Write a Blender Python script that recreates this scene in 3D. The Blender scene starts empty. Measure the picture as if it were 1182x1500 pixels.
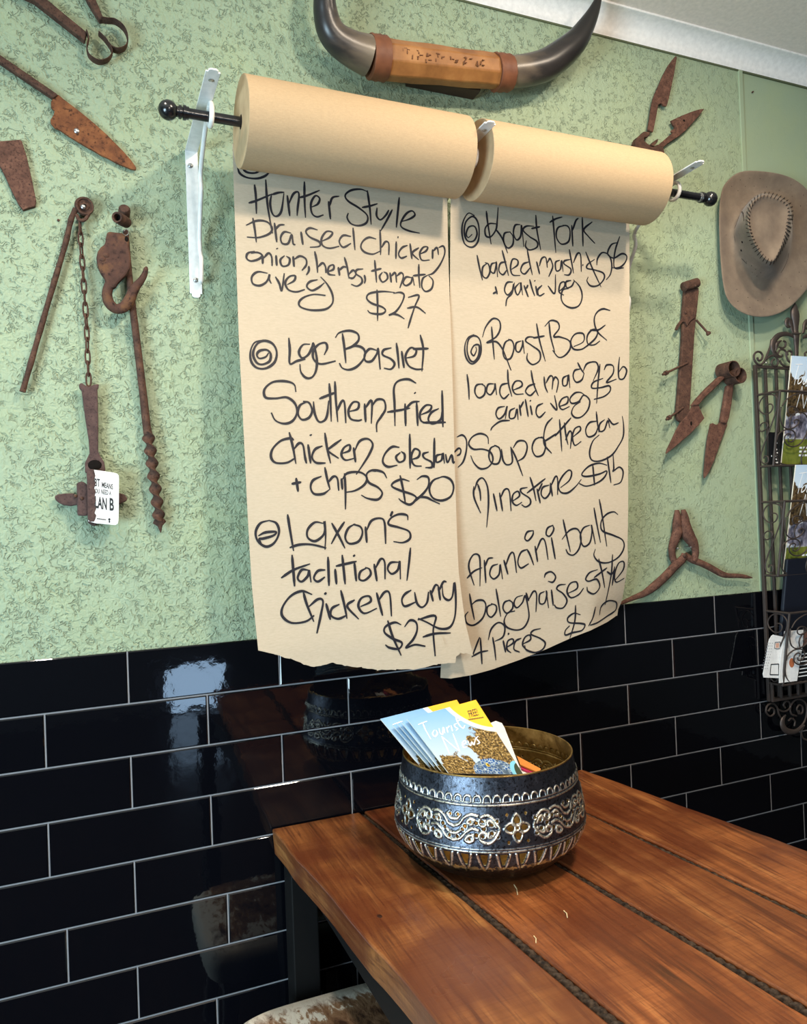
import bpy, math, random
import numpy as np
from mathutils import Vector, Matrix
from mathutils.bvhtree import BVHTree

random.seed(7)
S = bpy.context.scene
COL = S.collection

# ------------------------------------------------------------------ camera
Z0 = 1.158                                  # height of the top of the tiled dado above the floor
CAM = Vector((-0.06678, -1.60778, 0.23961 + Z0))
RIGHT = Vector((0.92304258, -0.38286824, -0.03747415))
DOWN = Vector((-0.03072657, 0.02372608, -0.99924619))
FWD = Vector((0.38346875, 0.92349823, 0.01013595))
FPX = 1120.0
cd = bpy.data.cameras.new('camera')
cam = bpy.data.objects.new('camera', cd)
COL.objects.link(cam)
cd.sensor_fit = 'VERTICAL'
cd.sensor_height = 36.0
cd.lens = 36.0 * FPX / 1500.0
cd.clip_start = 0.02
R3 = Matrix((RIGHT, -DOWN, -FWD)).transposed()
cam.matrix_world = Matrix.Translation(CAM) @ R3.to_4x4()
S.camera = cam

# ------------------------------------------------------------------ world, light, exposure
wd = bpy.data.worlds.new('world')
S.world = wd
wd.use_nodes = True
wd.node_tree.nodes['Background'].inputs[0].default_value = (0.55, 0.68, 0.9, 1)
wd.node_tree.nodes['Background'].inputs[1].default_value = 0.15
S.view_settings.view_transform = 'Standard'
S.view_settings.look = 'None'
S.view_settings.gamma = 1.0
S.view_settings.use_curve_mapping = False
S.view_settings.exposure = -0.14
S.cycles.use_denoising = True
S.cycles.max_bounces = 6
S.cycles.caustics_reflective = False
S.cycles.caustics_refractive = False


def lamp(name, kind, loc, power, color, size=0.1, size_y=None, target=None, spread=None):
    l = bpy.data.lights.new(name, kind)
    l.energy = power
    l.color = color
    if kind == 'AREA':
        l.shape = 'RECTANGLE' if size_y else 'DISK'
        l.size = size
        if size_y:
            l.size_y = size_y
        if spread:
            l.spread = math.radians(spread)
    else:
        l.shadow_soft_size = size
    o = bpy.data.objects.new(name, l)
    COL.objects.link(o)
    o.location = loc
    if target is not None:
        o.rotation_euler = (Vector(target) - Vector(loc)).to_track_quat('-Z', 'Y').to_euler()
    return o


WARM = (1.0, 0.84, 0.66)
NEUT = (1.0, 0.89, 0.76)
COOL = (0.62, 0.86, 1.0)
lamp('pendant_light', 'POINT', (0.38, -2.1, 2.06), 28, NEUT, 0.06)
lamp('ceiling_downlight', 'AREA', (0.75, -1.27, 2.68), 35, WARM, 0.18, target=(0.75, -0.9, 0))
lamp('ceiling_downlight', 'AREA', (-0.25, -0.62, 2.68), 5, NEUT, 0.10, target=(-0.1, -0.35, 0), spread=100)
lamp('ceiling_downlight', 'AREA', (1.25, -0.75, 2.68), 10, WARM, 0.10, target=(1.1, -0.55, 0))
lamp('door_daylight', 'AREA', (0.67, -4.42, 0.19), 5, (0.46, 0.70, 1.0), 0.40, 0.32, target=(0.67, 0, 0.19))
lamp('window_daylight', 'AREA', (-2.02, -2.1, 0.95), 172, COOL, 1.5, 1.1, target=(0, -2.1, 0.95))

# ------------------------------------------------------------------ measuring helpers


def ray(px, py):
    return RIGHT * ((px - 591.0) / FPX) + DOWN * ((py - 750.0) / FPX) + FWD


def U(px, py, d=0.0):
    """point at distance d in front of the tiled wall face, where the photo shows (px, py)"""
    r = ray(px, py)
    return CAM + r * ((-d - CAM.y) / r.y)


def UZ(px, py, z):
    r = ray(px, py)
    return CAM + r * ((z - CAM.z) / r.z)


def UP(px, py, p0, n):
    r = ray(px, py)
    return CAM + r * ((p0 - CAM).dot(n) / r.dot(n))


def C(pts, x0, y0, s):
    """crop coordinates -> photo coordinates"""
    return [(x0 + p[0] * s, y0 + p[1] * s) for p in pts]


def cr(pts, n=6, closed=False):
    """Catmull-Rom through points of any dimension"""
    P = [np.array(p, float) for p in pts]
    m = len(P)
    if m < 3 and not closed:
        return [tuple(P[0] + (P[-1] - P[0]) * i / n) for i in range(n + 1)]
    out = []
    rng = m if closed else m - 1
    for i in range(rng):
        if closed:
            a, b, c, d = P[(i - 1) % m], P[i], P[(i + 1) % m], P[(i + 2) % m]
        else:
            a = P[i - 1] if i > 0 else 2 * P[0] - P[1]
            b, c = P[i], P[i + 1]
            d = P[i + 2] if i + 2 < m else 2 * P[-1] - P[-2]
        for k in range(n):
            t = k / n
            out.append(tuple(0.5 * (2 * b + (c - a) * t + (2 * a - 5 * b + 4 * c - d) * t * t + (3 * b - a - 3 * c + d) * t ** 3)))
    if not closed:
        out.append(tuple(P[-1]))
    return out


# ------------------------------------------------------------------ object helpers
ORG = {}


def thing(name, label, cat, loc, group=None):
    o = bpy.data.objects.new(name, None)
    o.empty_display_size = 0.05
    COL.objects.link(o)
    o.location = loc
    ORG[o.name] = Vector(loc)
    o['label'] = label
    o['category'] = cat
    if group:
        o['group'] = group
    return o


def tag(o, label, cat, group=None):
    o['label'] = label
    o['category'] = cat
    if group:
        o['group'] = group
    return o


class G:
    def __init__(self):
        self.v = []
        self.f = []

    def add(self, v, f):
        n = len(self.v)
        self.v += [Vector(p) for p in v]
        self.f += [tuple(i + n for i in q) for q in f]
        return self

    def box(self, a, b):
        (x0, y0, z0), (x1, y1, z1) = a, b
        v = [(x, y, z) for x in (x0, x1) for y in (y0, y1) for z in (z0, z1)]
        return self.add(v, [(0, 1, 3, 2), (4, 6, 7, 5), (0, 4, 5, 1), (2, 3, 7, 6), (0, 2, 6, 4), (1, 5, 7, 3)])

    def prism(self, front, off):
        """closed polygon (points) extruded by vector off"""
        n = len(front)
        v = [Vector(p) for p in front] + [Vector(p) + Vector(off) for p in front]
        f = [tuple(range(n)), tuple(range(2 * n - 1, n - 1, -1))]
        f += [(i, i + n, (i + 1) % n + n, (i + 1) % n) for i in range(n)]
        return self.add(v, f)

    def plate(self, px, d, th=None, smooth=0):
        """outline traced at distance d from the wall, thickness th back towards the wall"""
        if smooth:
            px = cr(px, smooth, closed=True)
        if th is None:
            th = d + 0.006
        return self.prism([U(p[0], p[1], d) for p in px], (0, th, 0))

    def tube(self, P, rx, ry=None, seg=10, N=(0, -1, 0), twist=None, closed=False):
        P = [Vector(p) for p in P]
        n = len(P)
        N = Vector(N)
        if not hasattr(rx, '__len__'):
            rx = [rx] * n
        if ry is None:
            ry = rx
        elif not hasattr(ry, '__len__'):
            ry = [ry] * n
        v, f = [], []
        for i in range(n):
            if closed:
                t = P[(i + 1) % n] - P[i - 1]
            else:
                t = P[min(i + 1, n - 1)] - P[max(i - 1, 0)]
            t.normalize()
            nn = N if abs(t.dot(N)) < 0.97 else Vector((0.3, 0.1, 1)).normalized()
            a = t.cross(nn).normalized()
            b = a.cross(t).normalized()
            w = twist[i] if twist else 0
            for k in range(seg):
                q = 2 * math.pi * k / seg
                ca, sa = rx[i] * math.cos(q), ry[i] * math.sin(q)
                x = ca * math.cos(w) - sa * math.sin(w)
                y = ca * math.sin(w) + sa * math.cos(w)
                v.append(P[i] + a * x + b * y)
        for i in range(n if closed else n - 1):
            j = (i + 1) % n
            for k in range(seg):
                l = (k + 1) % seg
                f.append((i * seg + k, i * seg + l, j * seg + l, j * seg + k))
        if not closed:
            f.append(tuple(range(seg - 1, -1, -1)))
            f.append(tuple((n - 1) * seg + k for k in range(seg)))
        return self.add(v, f)

    def lathe(self, prof, o, axis=(0, 0, 1), seg=32, cap=False):
        """profile of (radius, height) turned round an axis through o"""
        o = Vector(o)
        z = Vector(axis).normalized()
        x = z.orthogonal().normalized()
        y = z.cross(x)
        v, f = [], []
        for r, h in prof:
            for k in range(seg):
                q = 2 * math.pi * k / seg
                v.append(o + z * h + x * (r * math.cos(q)) + y * (r * math.sin(q)))
        for i in range(len(prof) - 1):
            for k in range(seg):
                l = (k + 1) % seg
                f.append((i * seg + k, i * seg + l, (i + 1) * seg + l, (i + 1) * seg + k))
        if cap:
            f.append(tuple(range(seg - 1, -1, -1)))
            f.append(tuple((len(prof) - 1) * seg + k for k in range(seg)))
        return self.add(v, f)

    def ball(self, o, r, seg=16, sx=1, sy=1, sz=1):
        prof = [(r * math.sin(math.pi * i / seg) + 1e-5, -r * math.cos(math.pi * i / seg)) for i in range(seg + 1)]
        g = G().lathe(prof, (0, 0, 0), seg=seg)
        return self.add([Vector((p.x * sx, p.y * sy, p.z * sz)) + Vector(o) for p in g.v], g.f)


def obj(name, g, mat, parent=None, smooth=True, bevel=0, loc=None, auto=40, structure=False):
    if parent is not None:
        o0 = ORG[parent.name]
    elif loc is not None:
        o0 = Vector(loc)
    else:
        a = np.array([tuple(p) for p in g.v])
        o0 = Vector(((a[:, 0].min() + a[:, 0].max()) / 2, (a[:, 1].min() + a[:, 1].max()) / 2, a[:, 2].min()))
    me = bpy.data.meshes.new(name)
    me.from_pydata([tuple(p - o0) for p in g.v], [], g.f)
    import bmesh
    bm = bmesh.new()
    bm.from_mesh(me)
    bmesh.ops.recalc_face_normals(bm, faces=bm.faces)
    bm.to_mesh(me)
    bm.free()
    o = bpy.data.objects.new(name, me)
    COL.objects.link(o)
    for m in (mat if isinstance(mat, (list, tuple)) else [mat]):
        me.materials.append(m)
    if smooth:
        for p in me.polygons:
            p.use_smooth = True
        if auto:
            me.set_sharp_from_angle(angle=math.radians(auto))
    if bevel:
        b = o.modifiers.new('bevel', 'BEVEL')
        b.width = bevel
        b.segments = 2
        b.limit_method = 'ANGLE'
        b.angle_limit = math.radians(35)
    if parent is not None:
        o.parent = parent
    else:
        o.location = o0
    ORG[o.name] = o0
    if structure:
        o['kind'] = 'structure'
    return o


# ------------------------------------------------------------------ material helpers


def srgb(r, g, b):
    def l(c):
        c /= 255.0
        return c / 12.92 if c <= 0.04045 else ((c + 0.055) / 1.055) ** 2.4
    return (l(r), l(g), l(b), 1)


class Mat:
    def __init__(self, name, color=(0.5, 0.5, 0.5, 1), rough=0.6, metal=0.0, spec=0.5, coat=0.0):
        self.m = bpy.data.materials.new(name)
        self.m.use_nodes = True
        self.t = self.m.node_tree
        self.b = self.t.nodes['Principled BSDF']
        self.b.inputs['Base Color'].default_value = color
        self.b.inputs['Roughness'].default_value = rough
        self.b.inputs['Metallic'].default_value = metal
        self.b.inputs['Specular IOR Level'].default_value = spec
        self.b.inputs['Coat Weight'].default_value = coat
        self._c = None

    def n(self, typ, **kw):
        nd = self.t.nodes.new(typ)
        for k, v in kw.items():
            setattr(nd, k, v)
        return nd

    def link(self, a, b):
        self.t.links.new(a, b)

    def coord(self, scale=(1, 1, 1), kind='Object', rot=(0, 0, 0)):
        tc = self.n('ShaderNodeTexCoord')
        mp = self.n('ShaderNodeMapping')
        mp.inputs['Scale'].default_value = scale
        mp.inputs['Rotation'].default_value = rot
        self.link(tc.outputs[kind], mp.inputs['Vector'])
        return mp.outputs['Vector']

    def noise(self, scale, detail=4, rough=0.55, dist=0.0, vec=None):
        nd = self.n('ShaderNodeTexNoise')
        nd.inputs['Scale'].default_value = scale
        nd.inputs['Detail'].default_value = detail
        nd.inputs['Roughness'].default_value = rough
        nd.inputs['Distortion'].default_value = dist
        self.link(vec if vec is not None else self.coord(), nd.inputs['Vector'])
        return nd.outputs['Fac']

    def voro(self, scale, feature='F1', vec=None, rnd=1.0):
        nd = self.n('ShaderNodeTexVoronoi', feature=feature)
        nd.inputs['Scale'].default_value = scale
        nd.inputs['Randomness'].default_value = rnd
        self.link(vec if vec is not None else self.coord(), nd.inputs['Vector'])
        return nd.outputs['Distance']

    def ramp(self, fac, stops):
        nd = self.n('ShaderNodeValToRGB')
        e = nd.color_ramp.elements
        while len(e) < len(stops):
            e.new(0.5)
        for i, (p, c) in enumerate(stops):
            e[i].position = p
            e[i].color = c if len(c) == 4 else (*c, 1)
        self.link(fac, nd.inputs['Fac'])
        return nd.outputs['Color']

    def math(self, op, a, b=None):
        nd = self.n('ShaderNodeMath', operation=op)
        for i, x in enumerate((a, b)):
            if x is None:
                continue
            if isinstance(x, (int, float)):
                nd.inputs[i].default_value = x
            else:
                self.link(x, nd.inputs[i])
        return nd.outputs[0]

    def mix(self, fac, a, b, blend='MIX'):
        nd = self.n('ShaderNodeMix', data_type='RGBA', blend_type=blend)
        for i, x in ((0, fac), (6, a), (7, b)):
            if isinstance(x, (int, float)):
                nd.inputs[i].default_value = x
            elif isinstance(x, tuple):
                nd.inputs[i].default_value = x
            else:
                self.link(x, nd.inputs[i])
        return nd.outputs[2]

    def color(self, c):
        self.link(c, self.b.inputs['Base Color'])
        return self

    def rough(self, c):
        self.link(c, self.b.inputs['Roughness'])
        return self

    def bump(self, h, strength=0.5, dist=0.002):
        nd = self.n('ShaderNodeBump')
        nd.inputs['Strength'].default_value = strength
        nd.inputs['Distance'].default_value = dist
        self.link(h, nd.inputs['Height'])
        self.link(nd.outputs['Normal'], self.b.inputs['Normal'])
        return self


def plain(name, rgb, rough=0.6, metal=0.0, spec=0.5, bump=None, coat=0):
    m = Mat(name, srgb(*rgb), rough, metal, spec, coat)
    h = m.noise(90, 3)
    c = srgb(*rgb)
    dk = tuple(x * 0.86 for x in c[:3]) + (1,)
    m.color(m.ramp(h, [(0.3, dk), (0.7, c)]))
    if bump:
        m.bump(h, bump[0], bump[1])
    return m.m


def rusty(name, a, b, c, scale=60):
    m = Mat(name, rough=0.85, spec=0.25)
    n1 = m.noise(scale, 8, 0.65)
    n2 = m.noise(scale * 4, 5, 0.6)
    n3 = m.voro(scale * 2.2)
    base = m.ramp(n1, [(0.30, srgb(*a)), (0.5, srgb(*b)), (0.72, srgb(*c))])
    dark = tuple(0.6 * x for x in srgb(*a)[:3]) + (1,)
    m.color(m.mix(m.ramp(n2, [(0.32, (1, 1, 1)), (0.44, (0, 0, 0))]), base, dark))
    m.bump(m.math('ADD', n2, m.math('MULTIPLY', n3, 0.4)), 0.6, 0.0012)
    return m.m


RUST = rusty('dark_rust', (58, 42, 36), (80, 57, 47), (102, 74, 60))
RUST_MAUVE = rusty('mauve_rust', (66, 50, 48), (82, 63, 60), (98, 76, 71))
RUST_ORANGE = rusty('orange_rust', (80, 50, 36), (116, 72, 46), (146, 96, 60), 40)
RUST_RED = rusty('red_rust', (70, 48, 40), (94, 65, 54), (118, 84, 69), 70)
RUST_HOOK = rusty('hook_rust', (56, 40, 36), (82, 57, 48), (122, 86, 54), 24)
BLACK_METAL = plain('black_enamel', (24, 24, 27), 0.22, 0.0, 0.6)
WHITE_METAL = plain('white_enamel', (238, 238, 236), 0.35)
SCREW = Mat('screw_steel', srgb(190, 190, 190), 0.3, 0.9).m
IRON = plain('wrought_iron', (84, 74, 70), 0.48, 0.55, 0.5, (0.4, 0.001))
INK = Mat('black_marker_ink', srgb(30, 30, 38), 0.55, spec=0.35).m
PRINT_DARK = Mat('dark_print', srgb(34, 36, 40), 0.6).m
PRINT_WHITE = Mat('white_print', srgb(246, 248, 250), 0.5).m
HOLE = Mat('dark_hole', srgb(22, 18, 16), 0.9, spec=0.1).m
# ------------------------------------------------------------------ the setting
WALLY = 0.006                                # face of the plaster; the tiles stand 6 mm proud of it
CEIL = 1.535 + Z0
COVE = 0.053


def plaster(name, deep):
    m = Mat(name, rough=0.62, spec=0.35)
    big = m.noise(1.3, 3)
    mid = m.noise(9, 4)
    warp = m.noise(88, 2, 0.5, 1.0)
    groove = m.ramp(m.math('ABSOLUTE', m.math('SUBTRACT', warp, 0.5)), [(0.0, (0, 0, 0)), (0.065, (1, 1, 1))])
    mask = m.ramp(m.noise(64, 2), [(0.50, (1, 1, 1)), (0.58, (0, 0, 0))])
    g = m.math('MAXIMUM', groove, mask)
    fine = m.noise(120, 4, 0.6)
    h = m.math('ADD', m.math('MULTIPLY', g, 1.0), m.math('ADD', m.math('MULTIPLY', warp, 1.3), m.math('MULTIPLY', fine, 0.3)))
    sx_ = m.n('ShaderNodeSeparateXYZ')
    m.link(m.coord(), sx_.inputs[0])
    h = m.math('MULTIPLY', h, m.ramp(m.math('MULTIPLY', sx_.outputs[0], 0.5), [(0.40, (1, 1, 1)), (0.80, (0.35, 0.35, 0.35))]))
    c = m.ramp(big, [(0.3, srgb(150, 165, 137)), (0.7, srgb(157, 174, 147))])
    c = m.mix(m.math('MULTIPLY', m.ramp(mid, [(0.45, (0, 0, 0)), (0.75, (1, 1, 1))]), 0.35), c, srgb(164, 176, 132))
    m.color(c)
    m.bump(h, deep, 0.0036)
    return m.m


M_PLASTER = plaster('textured_green_plaster', 0.85)
M_BOARD = plaster('smooth_green_board', 0.12)
M_WHITE = plain('white_cornice_paint', (254, 250, 246), 0.7)
M_CEIL = plain('beige_ceiling_paint', (252, 238, 226), 0.9)
M_GROUT = plain('grey_grout', (134, 134, 138), 0.9, bump=(0.4, 0.001))
t = Mat('black_glazed_tile', srgb(7, 8, 13), 0.035, spec=0.5)
t.bump(t.math('ADD', t.noise(14, 2), t.math('MULTIPLY', t.noise(90, 2), 0.12)), 0.10, 0.004)
M_TILE = t.m
t = Mat('dark_floorboards', rough=0.22, spec=0.4)
t.color(t.ramp(t.noise(6, 5, vec=t.coord((12, 1, 1))), [(0.3, srgb(24, 17, 13)), (0.7, srgb(44, 31, 24))]))
M_FLOOR = t.m
M_ROOM = plain('dark_room_paint', (58, 56, 52), 0.8)

X0, X1, YB = -2.1, 3.4, -4.5
SX = 1.690                                   # joint between the rough plaster and the smooth board
obj('floor', G().box((X0, YB, -0.1), (X1, 0.1, 0)), M_FLOOR, structure=True, smooth=False)
obj('ceiling', G().box((X0, YB, CEIL), (X1, 0.1, CEIL + 0.1)), M_CEIL, structure=True, smooth=False)
obj('wall_back', G().box((X0, WALLY, Z0 - 0.02), (SX - 0.006, 0.1, CEIL)), M_PLASTER, structure=True, smooth=False, loc=(0, 0, 0))
obj('wall_back_board', G().box((SX - 0.006, WALLY + 0.002, Z0 - 0.02), (X1, 0.1, CEIL)), M_BOARD, structure=True, smooth=False, loc=(0, 0, 0))
g = G()
g.box((SX - 0.008, WALLY - 0.0035, Z0), (SX + 0.008, WALLY + 0.01, CEIL - COVE))
obj('trim_2', g, M_BOARD, structure=True, smooth=False, bevel=0.002, loc=(0, 0, 0))
g = G()
for y0, y1, z0, z1 in ((YB, -2.9, 0, CEIL), (-1.3, 0.1, 0, CEIL), (-2.9, -1.3, 0, 0.38), (-2.9, -1.3, 1.52, CEIL)):
    g.box((X0 - 0.1, y0, z0), (X0, y1, z1))
obj('wall_left', g, M_ROOM, structure=True, smooth=False)
obj('wall_right', G().box((X1, YB, 0), (X1 + 0.1, 0.1, CEIL)), M_ROOM, structure=True, smooth=False)
# the wall behind the photographer, with a glazed opening low down
g = G()
yb0, yb1 = YB - 0.1, YB
for x0, x1, z0, z1 in ((X0, 0.36, 0, CEIL), (0.88, X1, 0, CEIL), (0.36, 0.88, 0, 0.02), (0.36, 0.88, 0.37, CEIL)):
    g.box((x0, yb0, z0), (x1, yb1, z1))
obj('wall_front', g, M_ROOM, structure=True, smooth=False)

# plaster cornice: a concave cove with a small bead at the top
g = G()
prof = [(0.0, -COVE), (0.003, -COVE), (0.004, -COVE + 0.004)]
for i in range(9):
    a = math.pi / 2 * i / 8
    prof.append((0.006 + (COVE - 0.012) * (1 - math.cos(a)), -COVE + 0.006 + (COVE - 0.012) * math.sin(a)))
prof += [(COVE - 0.004, -0.006), (COVE, -0.005), (COVE, 0.0)]
v, f = [], []
for x in (X0, X1):
    v += [(x, WALLY - a, CEIL + b) for a, b in prof]
n = len(prof)
f = [(i, i + 1, i + 1 + n, i + n) for i in range(n - 1)]
obj('trim_1', g.add(v, f), M_WHITE, structure=True, auto=50, loc=(0, 0, CEIL))

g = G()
g.box((X0, WALLY - 0.0028, CEIL - COVE - 0.0045), (X1, WALLY + 0.01, CEIL - COVE + 0.001))  # added dark strip, its colour stands for the shadow gap under the cornice
obj('trim_3', g, plain('olive_shadow_gap', (92, 98, 70), 0.8), structure=True, smooth=False, loc=(0, 0, CEIL - COVE))

# tiled dado
PW, PH, GR = 0.30201, 0.103, 0.0016
g = G()
off = {0: 0.0, 1: 0.5, 2: 0.0, 3: 0.5, 4: 0.0}
xr = {5: U(98.1, 1365).x, 6: U(201.3, 1419).x, 7: U(317.6, 1466).x}
for k in range(12):
    o = off[k] * PW if k in off else (xr[k] if k in xr else xr[7] + (0.5 if k % 2 else 0) * PW)
    z1 = Z0 - k * PH - (0 if k == 0 else GR)
    z0 = Z0 - (k + 1) * PH + GR
    if z0 < 0:
        z0 = max(z0, 0.0)
    if z1 <= 0:
        continue
    i0 = int((X0 - o) / PW) - 1
    for i in range(i0, i0 + 24):
        xa, xb = o + i * PW + GR, o + (i + 1) * PW - GR
        xa, xb = max(xa, X0), min(xb, X1)
        if xb - xa < 0.02:
            continue
        e, r = 0.0022, 0.0016
        J = [random.uniform(-0.00022, 0.00022) for _ in range(4)]
        fr = [(xa + e, J[0], z0 + e), (xb - e, J[1], z0 + e), (xb - e, J[2], z1 - e), (xa + e, J[3], z1 - e)]
        ed = [(xa, r, z0), (xb, r, z0), (xb, r, z1), (xa, r, z1)]
        bk = [(p[0], 0.012, p[2]) for p in ed]
        q = [(0, 1, 2, 3)]
        for a in (0, 4):
            q += [(a + i2, a + 4 + i2, a + 4 + (i2 + 1) % 4, a + (i2 + 1) % 4) for i2 in range(4)]
        g.add(fr + ed + bk, q)
obj('wall_back_tiles', g, M_TILE, structure=True, loc=(0, 0, 0), smooth=False)
obj('wall_back_grout', G().box((X0, 0.0022, 0), (X1, 0.1, Z0 - 0.0005)), M_GROUT, structure=True, smooth=False, loc=(0, 0, 0))

# ------------------------------------------------------------------ the table
ZT = 0.76
TY1 = -1.42
EDGE = [lambda y: 0.272 - 0.075 * y, lambda y: 0.472 - 0.067 * y, lambda y: 0.672 - 0.092 * y, lambda y: 0.876 - 0.098 * y, lambda y: 1.054 - 0.153 * y]


def wood(name, seed, hue):
    m = Mat(name, rough=0.34, spec=0.5, coat=0.12)
    m.b.inputs['Coat Roughness'].default_value = 0.25
    v = m.coord((22, 1.1, 22))
    mp = v.node
    mp.inputs['Location'].default_value = (seed * 3.1, seed * 1.7, seed)
    g1 = m.noise(1.0, 7, 0.62, 1.2, v)
    fine = m.noise(9, 5, 0.6, 0.4, v)
    blot = m.noise(7, 3)
    rip = m.noise(1, 3, 0.5, 0.6, m.coord((14, 190, 14)))
    c = m.ramp(g1, [(0.33, srgb(62 + hue, 38, 18)), (0.43, srgb(116 + hue, 68, 33)), (0.58, srgb(146 + hue, 92, 49)), (0.70, srgb(172 + hue, 120, 68))])
    c = m.mix(m.ramp(fine, [(0.34, (0.75, 0.75, 0.75)), (0.5, (0, 0, 0))]), c, srgb(74, 36, 19))
    c = m.mix(m.math('MULTIPLY', m.ramp(blot, [(0.42, (1, 1, 1)), (0.62, (0, 0, 0))]), 0.72), c, srgb(88, 42, 24))
    c = m.mix(m.math('MULTIPLY', m.ramp(rip, [(0.40, (1, 1, 1)), (0.52, (0, 0, 0))]), 0.2), c, srgb(84, 40, 20))
    m.color(c)
    m.rough(m.ramp(blot, [(0.3, (0.26, 0.26, 0.26)), (0.7, (0.46, 0.46, 0.46))]))
    m.bump(m.math('ADD', fine, m.math('MULTIPLY', rip, 0.6)), 0.22, 0.0015)
    return m.m


M_ROPE = Mat('dark_caulking_cord', rough=0.9, spec=0.2)
M_ROPE.color(M_ROPE.ramp(M_ROPE.noise(160, 4), [(0.35, srgb(30, 24, 20)), (0.7, srgb(76, 62, 50))]))
M_ROPE.bump(M_ROPE.noise(300, 3), 0.5, 0.001)
M_FRAME = plain('black_table_frame', (13, 12, 12), 0.6, 0.0, 0.2)
table = thing('wooden_table', 'dark reddish-brown plank table standing against the black tiled wall', 'table', (0.66, -0.7, 0))
gaps = [(0.0, 0.0), (0.005, 0.010), (0.003, 0.009), (0.004, 0.007), (0, 0)]
rng = random.Random(3)
for i in range(4):
    n = 34
    L, Rr = [], []
    for k in range(n + 1):
        y = -0.004 + (TY1 + 0.004) * k / n
        s = k / n
        jl = rng.uniform(-0.0012, 0.0012) + (0.0016 * math.sin(k * 0.9 + 1) if i == 0 else 0.001 * math.sin(k * 0.6 + i))
        jr = rng.uniform(-0.0012, 0.0012) + 0.001 * math.sin(k * 0.7 + 2 * i)
        gl = 0 if i == 0 else gaps[i][0] + (gaps[i][1] - gaps[i][0]) * s * 1.6
        gr = 0 if i == 3 else gaps[i + 1][0] + (gaps[i + 1][1] - gaps[i + 1][0]) * s * 1.6
        L.append(Vector((EDGE[i](y) + gl + jl, y, ZT)))
        Rr.append(Vector((EDGE[i + 1](y) - gr + jr, y, ZT)))
    g = G()
    th = 0.055
    v = []
    for a, b in zip(L, Rr):
        sl = 0.004 if i == 0 else 0.0
        v += [a, b, b + Vector((0, 0, -th)), a + Vector((sl, 0, -th))]
    f = []
    for k in range(n):
        o = 4 * k
        for e in range(4):
            f.append((o + e, o + (e + 1) % 4, o + 4 + (e + 1) % 4, o + 4 + e))
    f += [(3, 2, 1, 0), tuple(4 * n + e for e in range(4))]
    obj('plank', g.add(v, f), wood('jarrah_%d' % i, i + 1, (0, 8, 4, 6)[i]), table, bevel=0.0035)
for i in (1, 2, 3):
    g = G()
    n = 420
    P, ph = [], []
    for k in range(n + 1):
        y = -0.01 + (TY1 + 0.02) * k / n
        s = k / n
        P.append((EDGE[i](y) + 0.0008 * math.sin(k * 0.05), y, ZT - 0.0075 - 0.001 * s))
        ph.append(k * 0.62)
    w = [(gaps[i][0] + (gaps[i][1] - gaps[i][0]) * (k / n) * 1.6) * 1.04 + 0.0003 for k in range(n + 1)]
    g.tube(P, w, [q * 0.62 for q in w], seg=8, N=(0, 0, 1), twist=ph)
    obj('gap_cord', g, M_ROPE.m, table, auto=0)
# steel frame and legs
g = G()
for x0 in (0.335, 0.985):
    g.box((x0, TY1 + 0.12, ZT - 0.125), (x0 + 0.05, -0.02, ZT - 0.055))
g.box((0.335, -0.065, ZT - 0.125), (1.035, -0.02, ZT - 0.055))
g.box((0.335, TY1 + 0.12, ZT - 0.125), (1.035, TY1 + 0.165, ZT - 0.055))
obj('frame', g, M_FRAME, table, smooth=False, bevel=0.002)
for x0 in (0.293, 0.985):
    for y0 in (-0.075, TY1 + 0.11):
        obj('leg', G().box((x0, y0, 0), (x0 + 0.055, y0 + 0.06, ZT - 0.0552)), M_FRAME, table, smooth=False, bevel=0.003)
g = G()
kx = UZ(556, 1342, ZT)
g.ball((kx.x, kx.y, ZT - 0.0028), 0.0075, 12, 1.0, 1.5, 0.45)
obj('knot', g, Mat('dark_knot', srgb(50, 26, 16), 0.4).m, table)
for j, (a, b) in enumerate((((753, 1296), (758, 1310)), ((826, 1334), (831, 1344)), ((782, 1371), (785, 1381)))):
    A, B = UZ(*a, ZT + 0.0012), UZ(*b, ZT + 0.0012)
    o = obj('straw_splinter', G().tube([A, (A + B) / 2 + Vector((0.002, 0, 0.0006)), B], 0.0009, seg=6), plain('pale_straw', (222, 196, 150), 0.7))
    tag(o, ('longest pale splinter lying on the table right below the metal bowl', 'pale splinter on the second table plank, right of the longest one',
            'short pale splinter beside the widest table gap, below the other two')[j], 'splinter', 'splinters on the table')

# ------------------------------------------------------------------ cowhide stool
m = Mat('brindle_cowhide', rough=0.75, spec=0.25)
v1 = m.coord((60, 24, 30), rot=(0, 0, 0.5))
n1 = m.noise(1.0, 6, 0.7, 0.5, v1)
n2 = m.noise(9, 3)
patch = m.math('ADD', m.math('MULTIPLY', n1, 0.5), m.math('MULTIPLY', n2, 0.5))
c = m.ramp(patch, [(0.40, srgb(66, 42, 28)), (0.47, srgb(122, 88, 62)), (0.535, srgb(150, 116, 86)), (0.57, srgb(226, 218, 202))])
sep = m.n('ShaderNodeSeparateXYZ')
m.link(m.coord(), sep.inputs[0])
edge = m.ramp(m.math('ADD', m.math('MULTIPLY', sep.outputs[1], 1.0), m.math('MULTIPLY', m.math('SUBTRACT', n1, 0.5), 0.12)),
              [(0.115, (0, 0, 0)), (0.15, (1, 1, 1))])
edge2 = m.ramp(m.math('ADD', m.math('MULTIPLY', sep.outputs[0], -1.0), m.math('MULTIPLY', m.math('SUBTRACT', n1, 0.5), 0.12)),
               [(0.135, (0, 0, 0)), (0.165, (1, 1, 1))])
m.color(m.mix(m.math('MAXIMUM', edge, edge2), c, srgb(228, 222, 208)))
m.bump(n1, 0.5, 0.004)
SZ = 0.47
scx, scy = 0.335, -0.285
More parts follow.
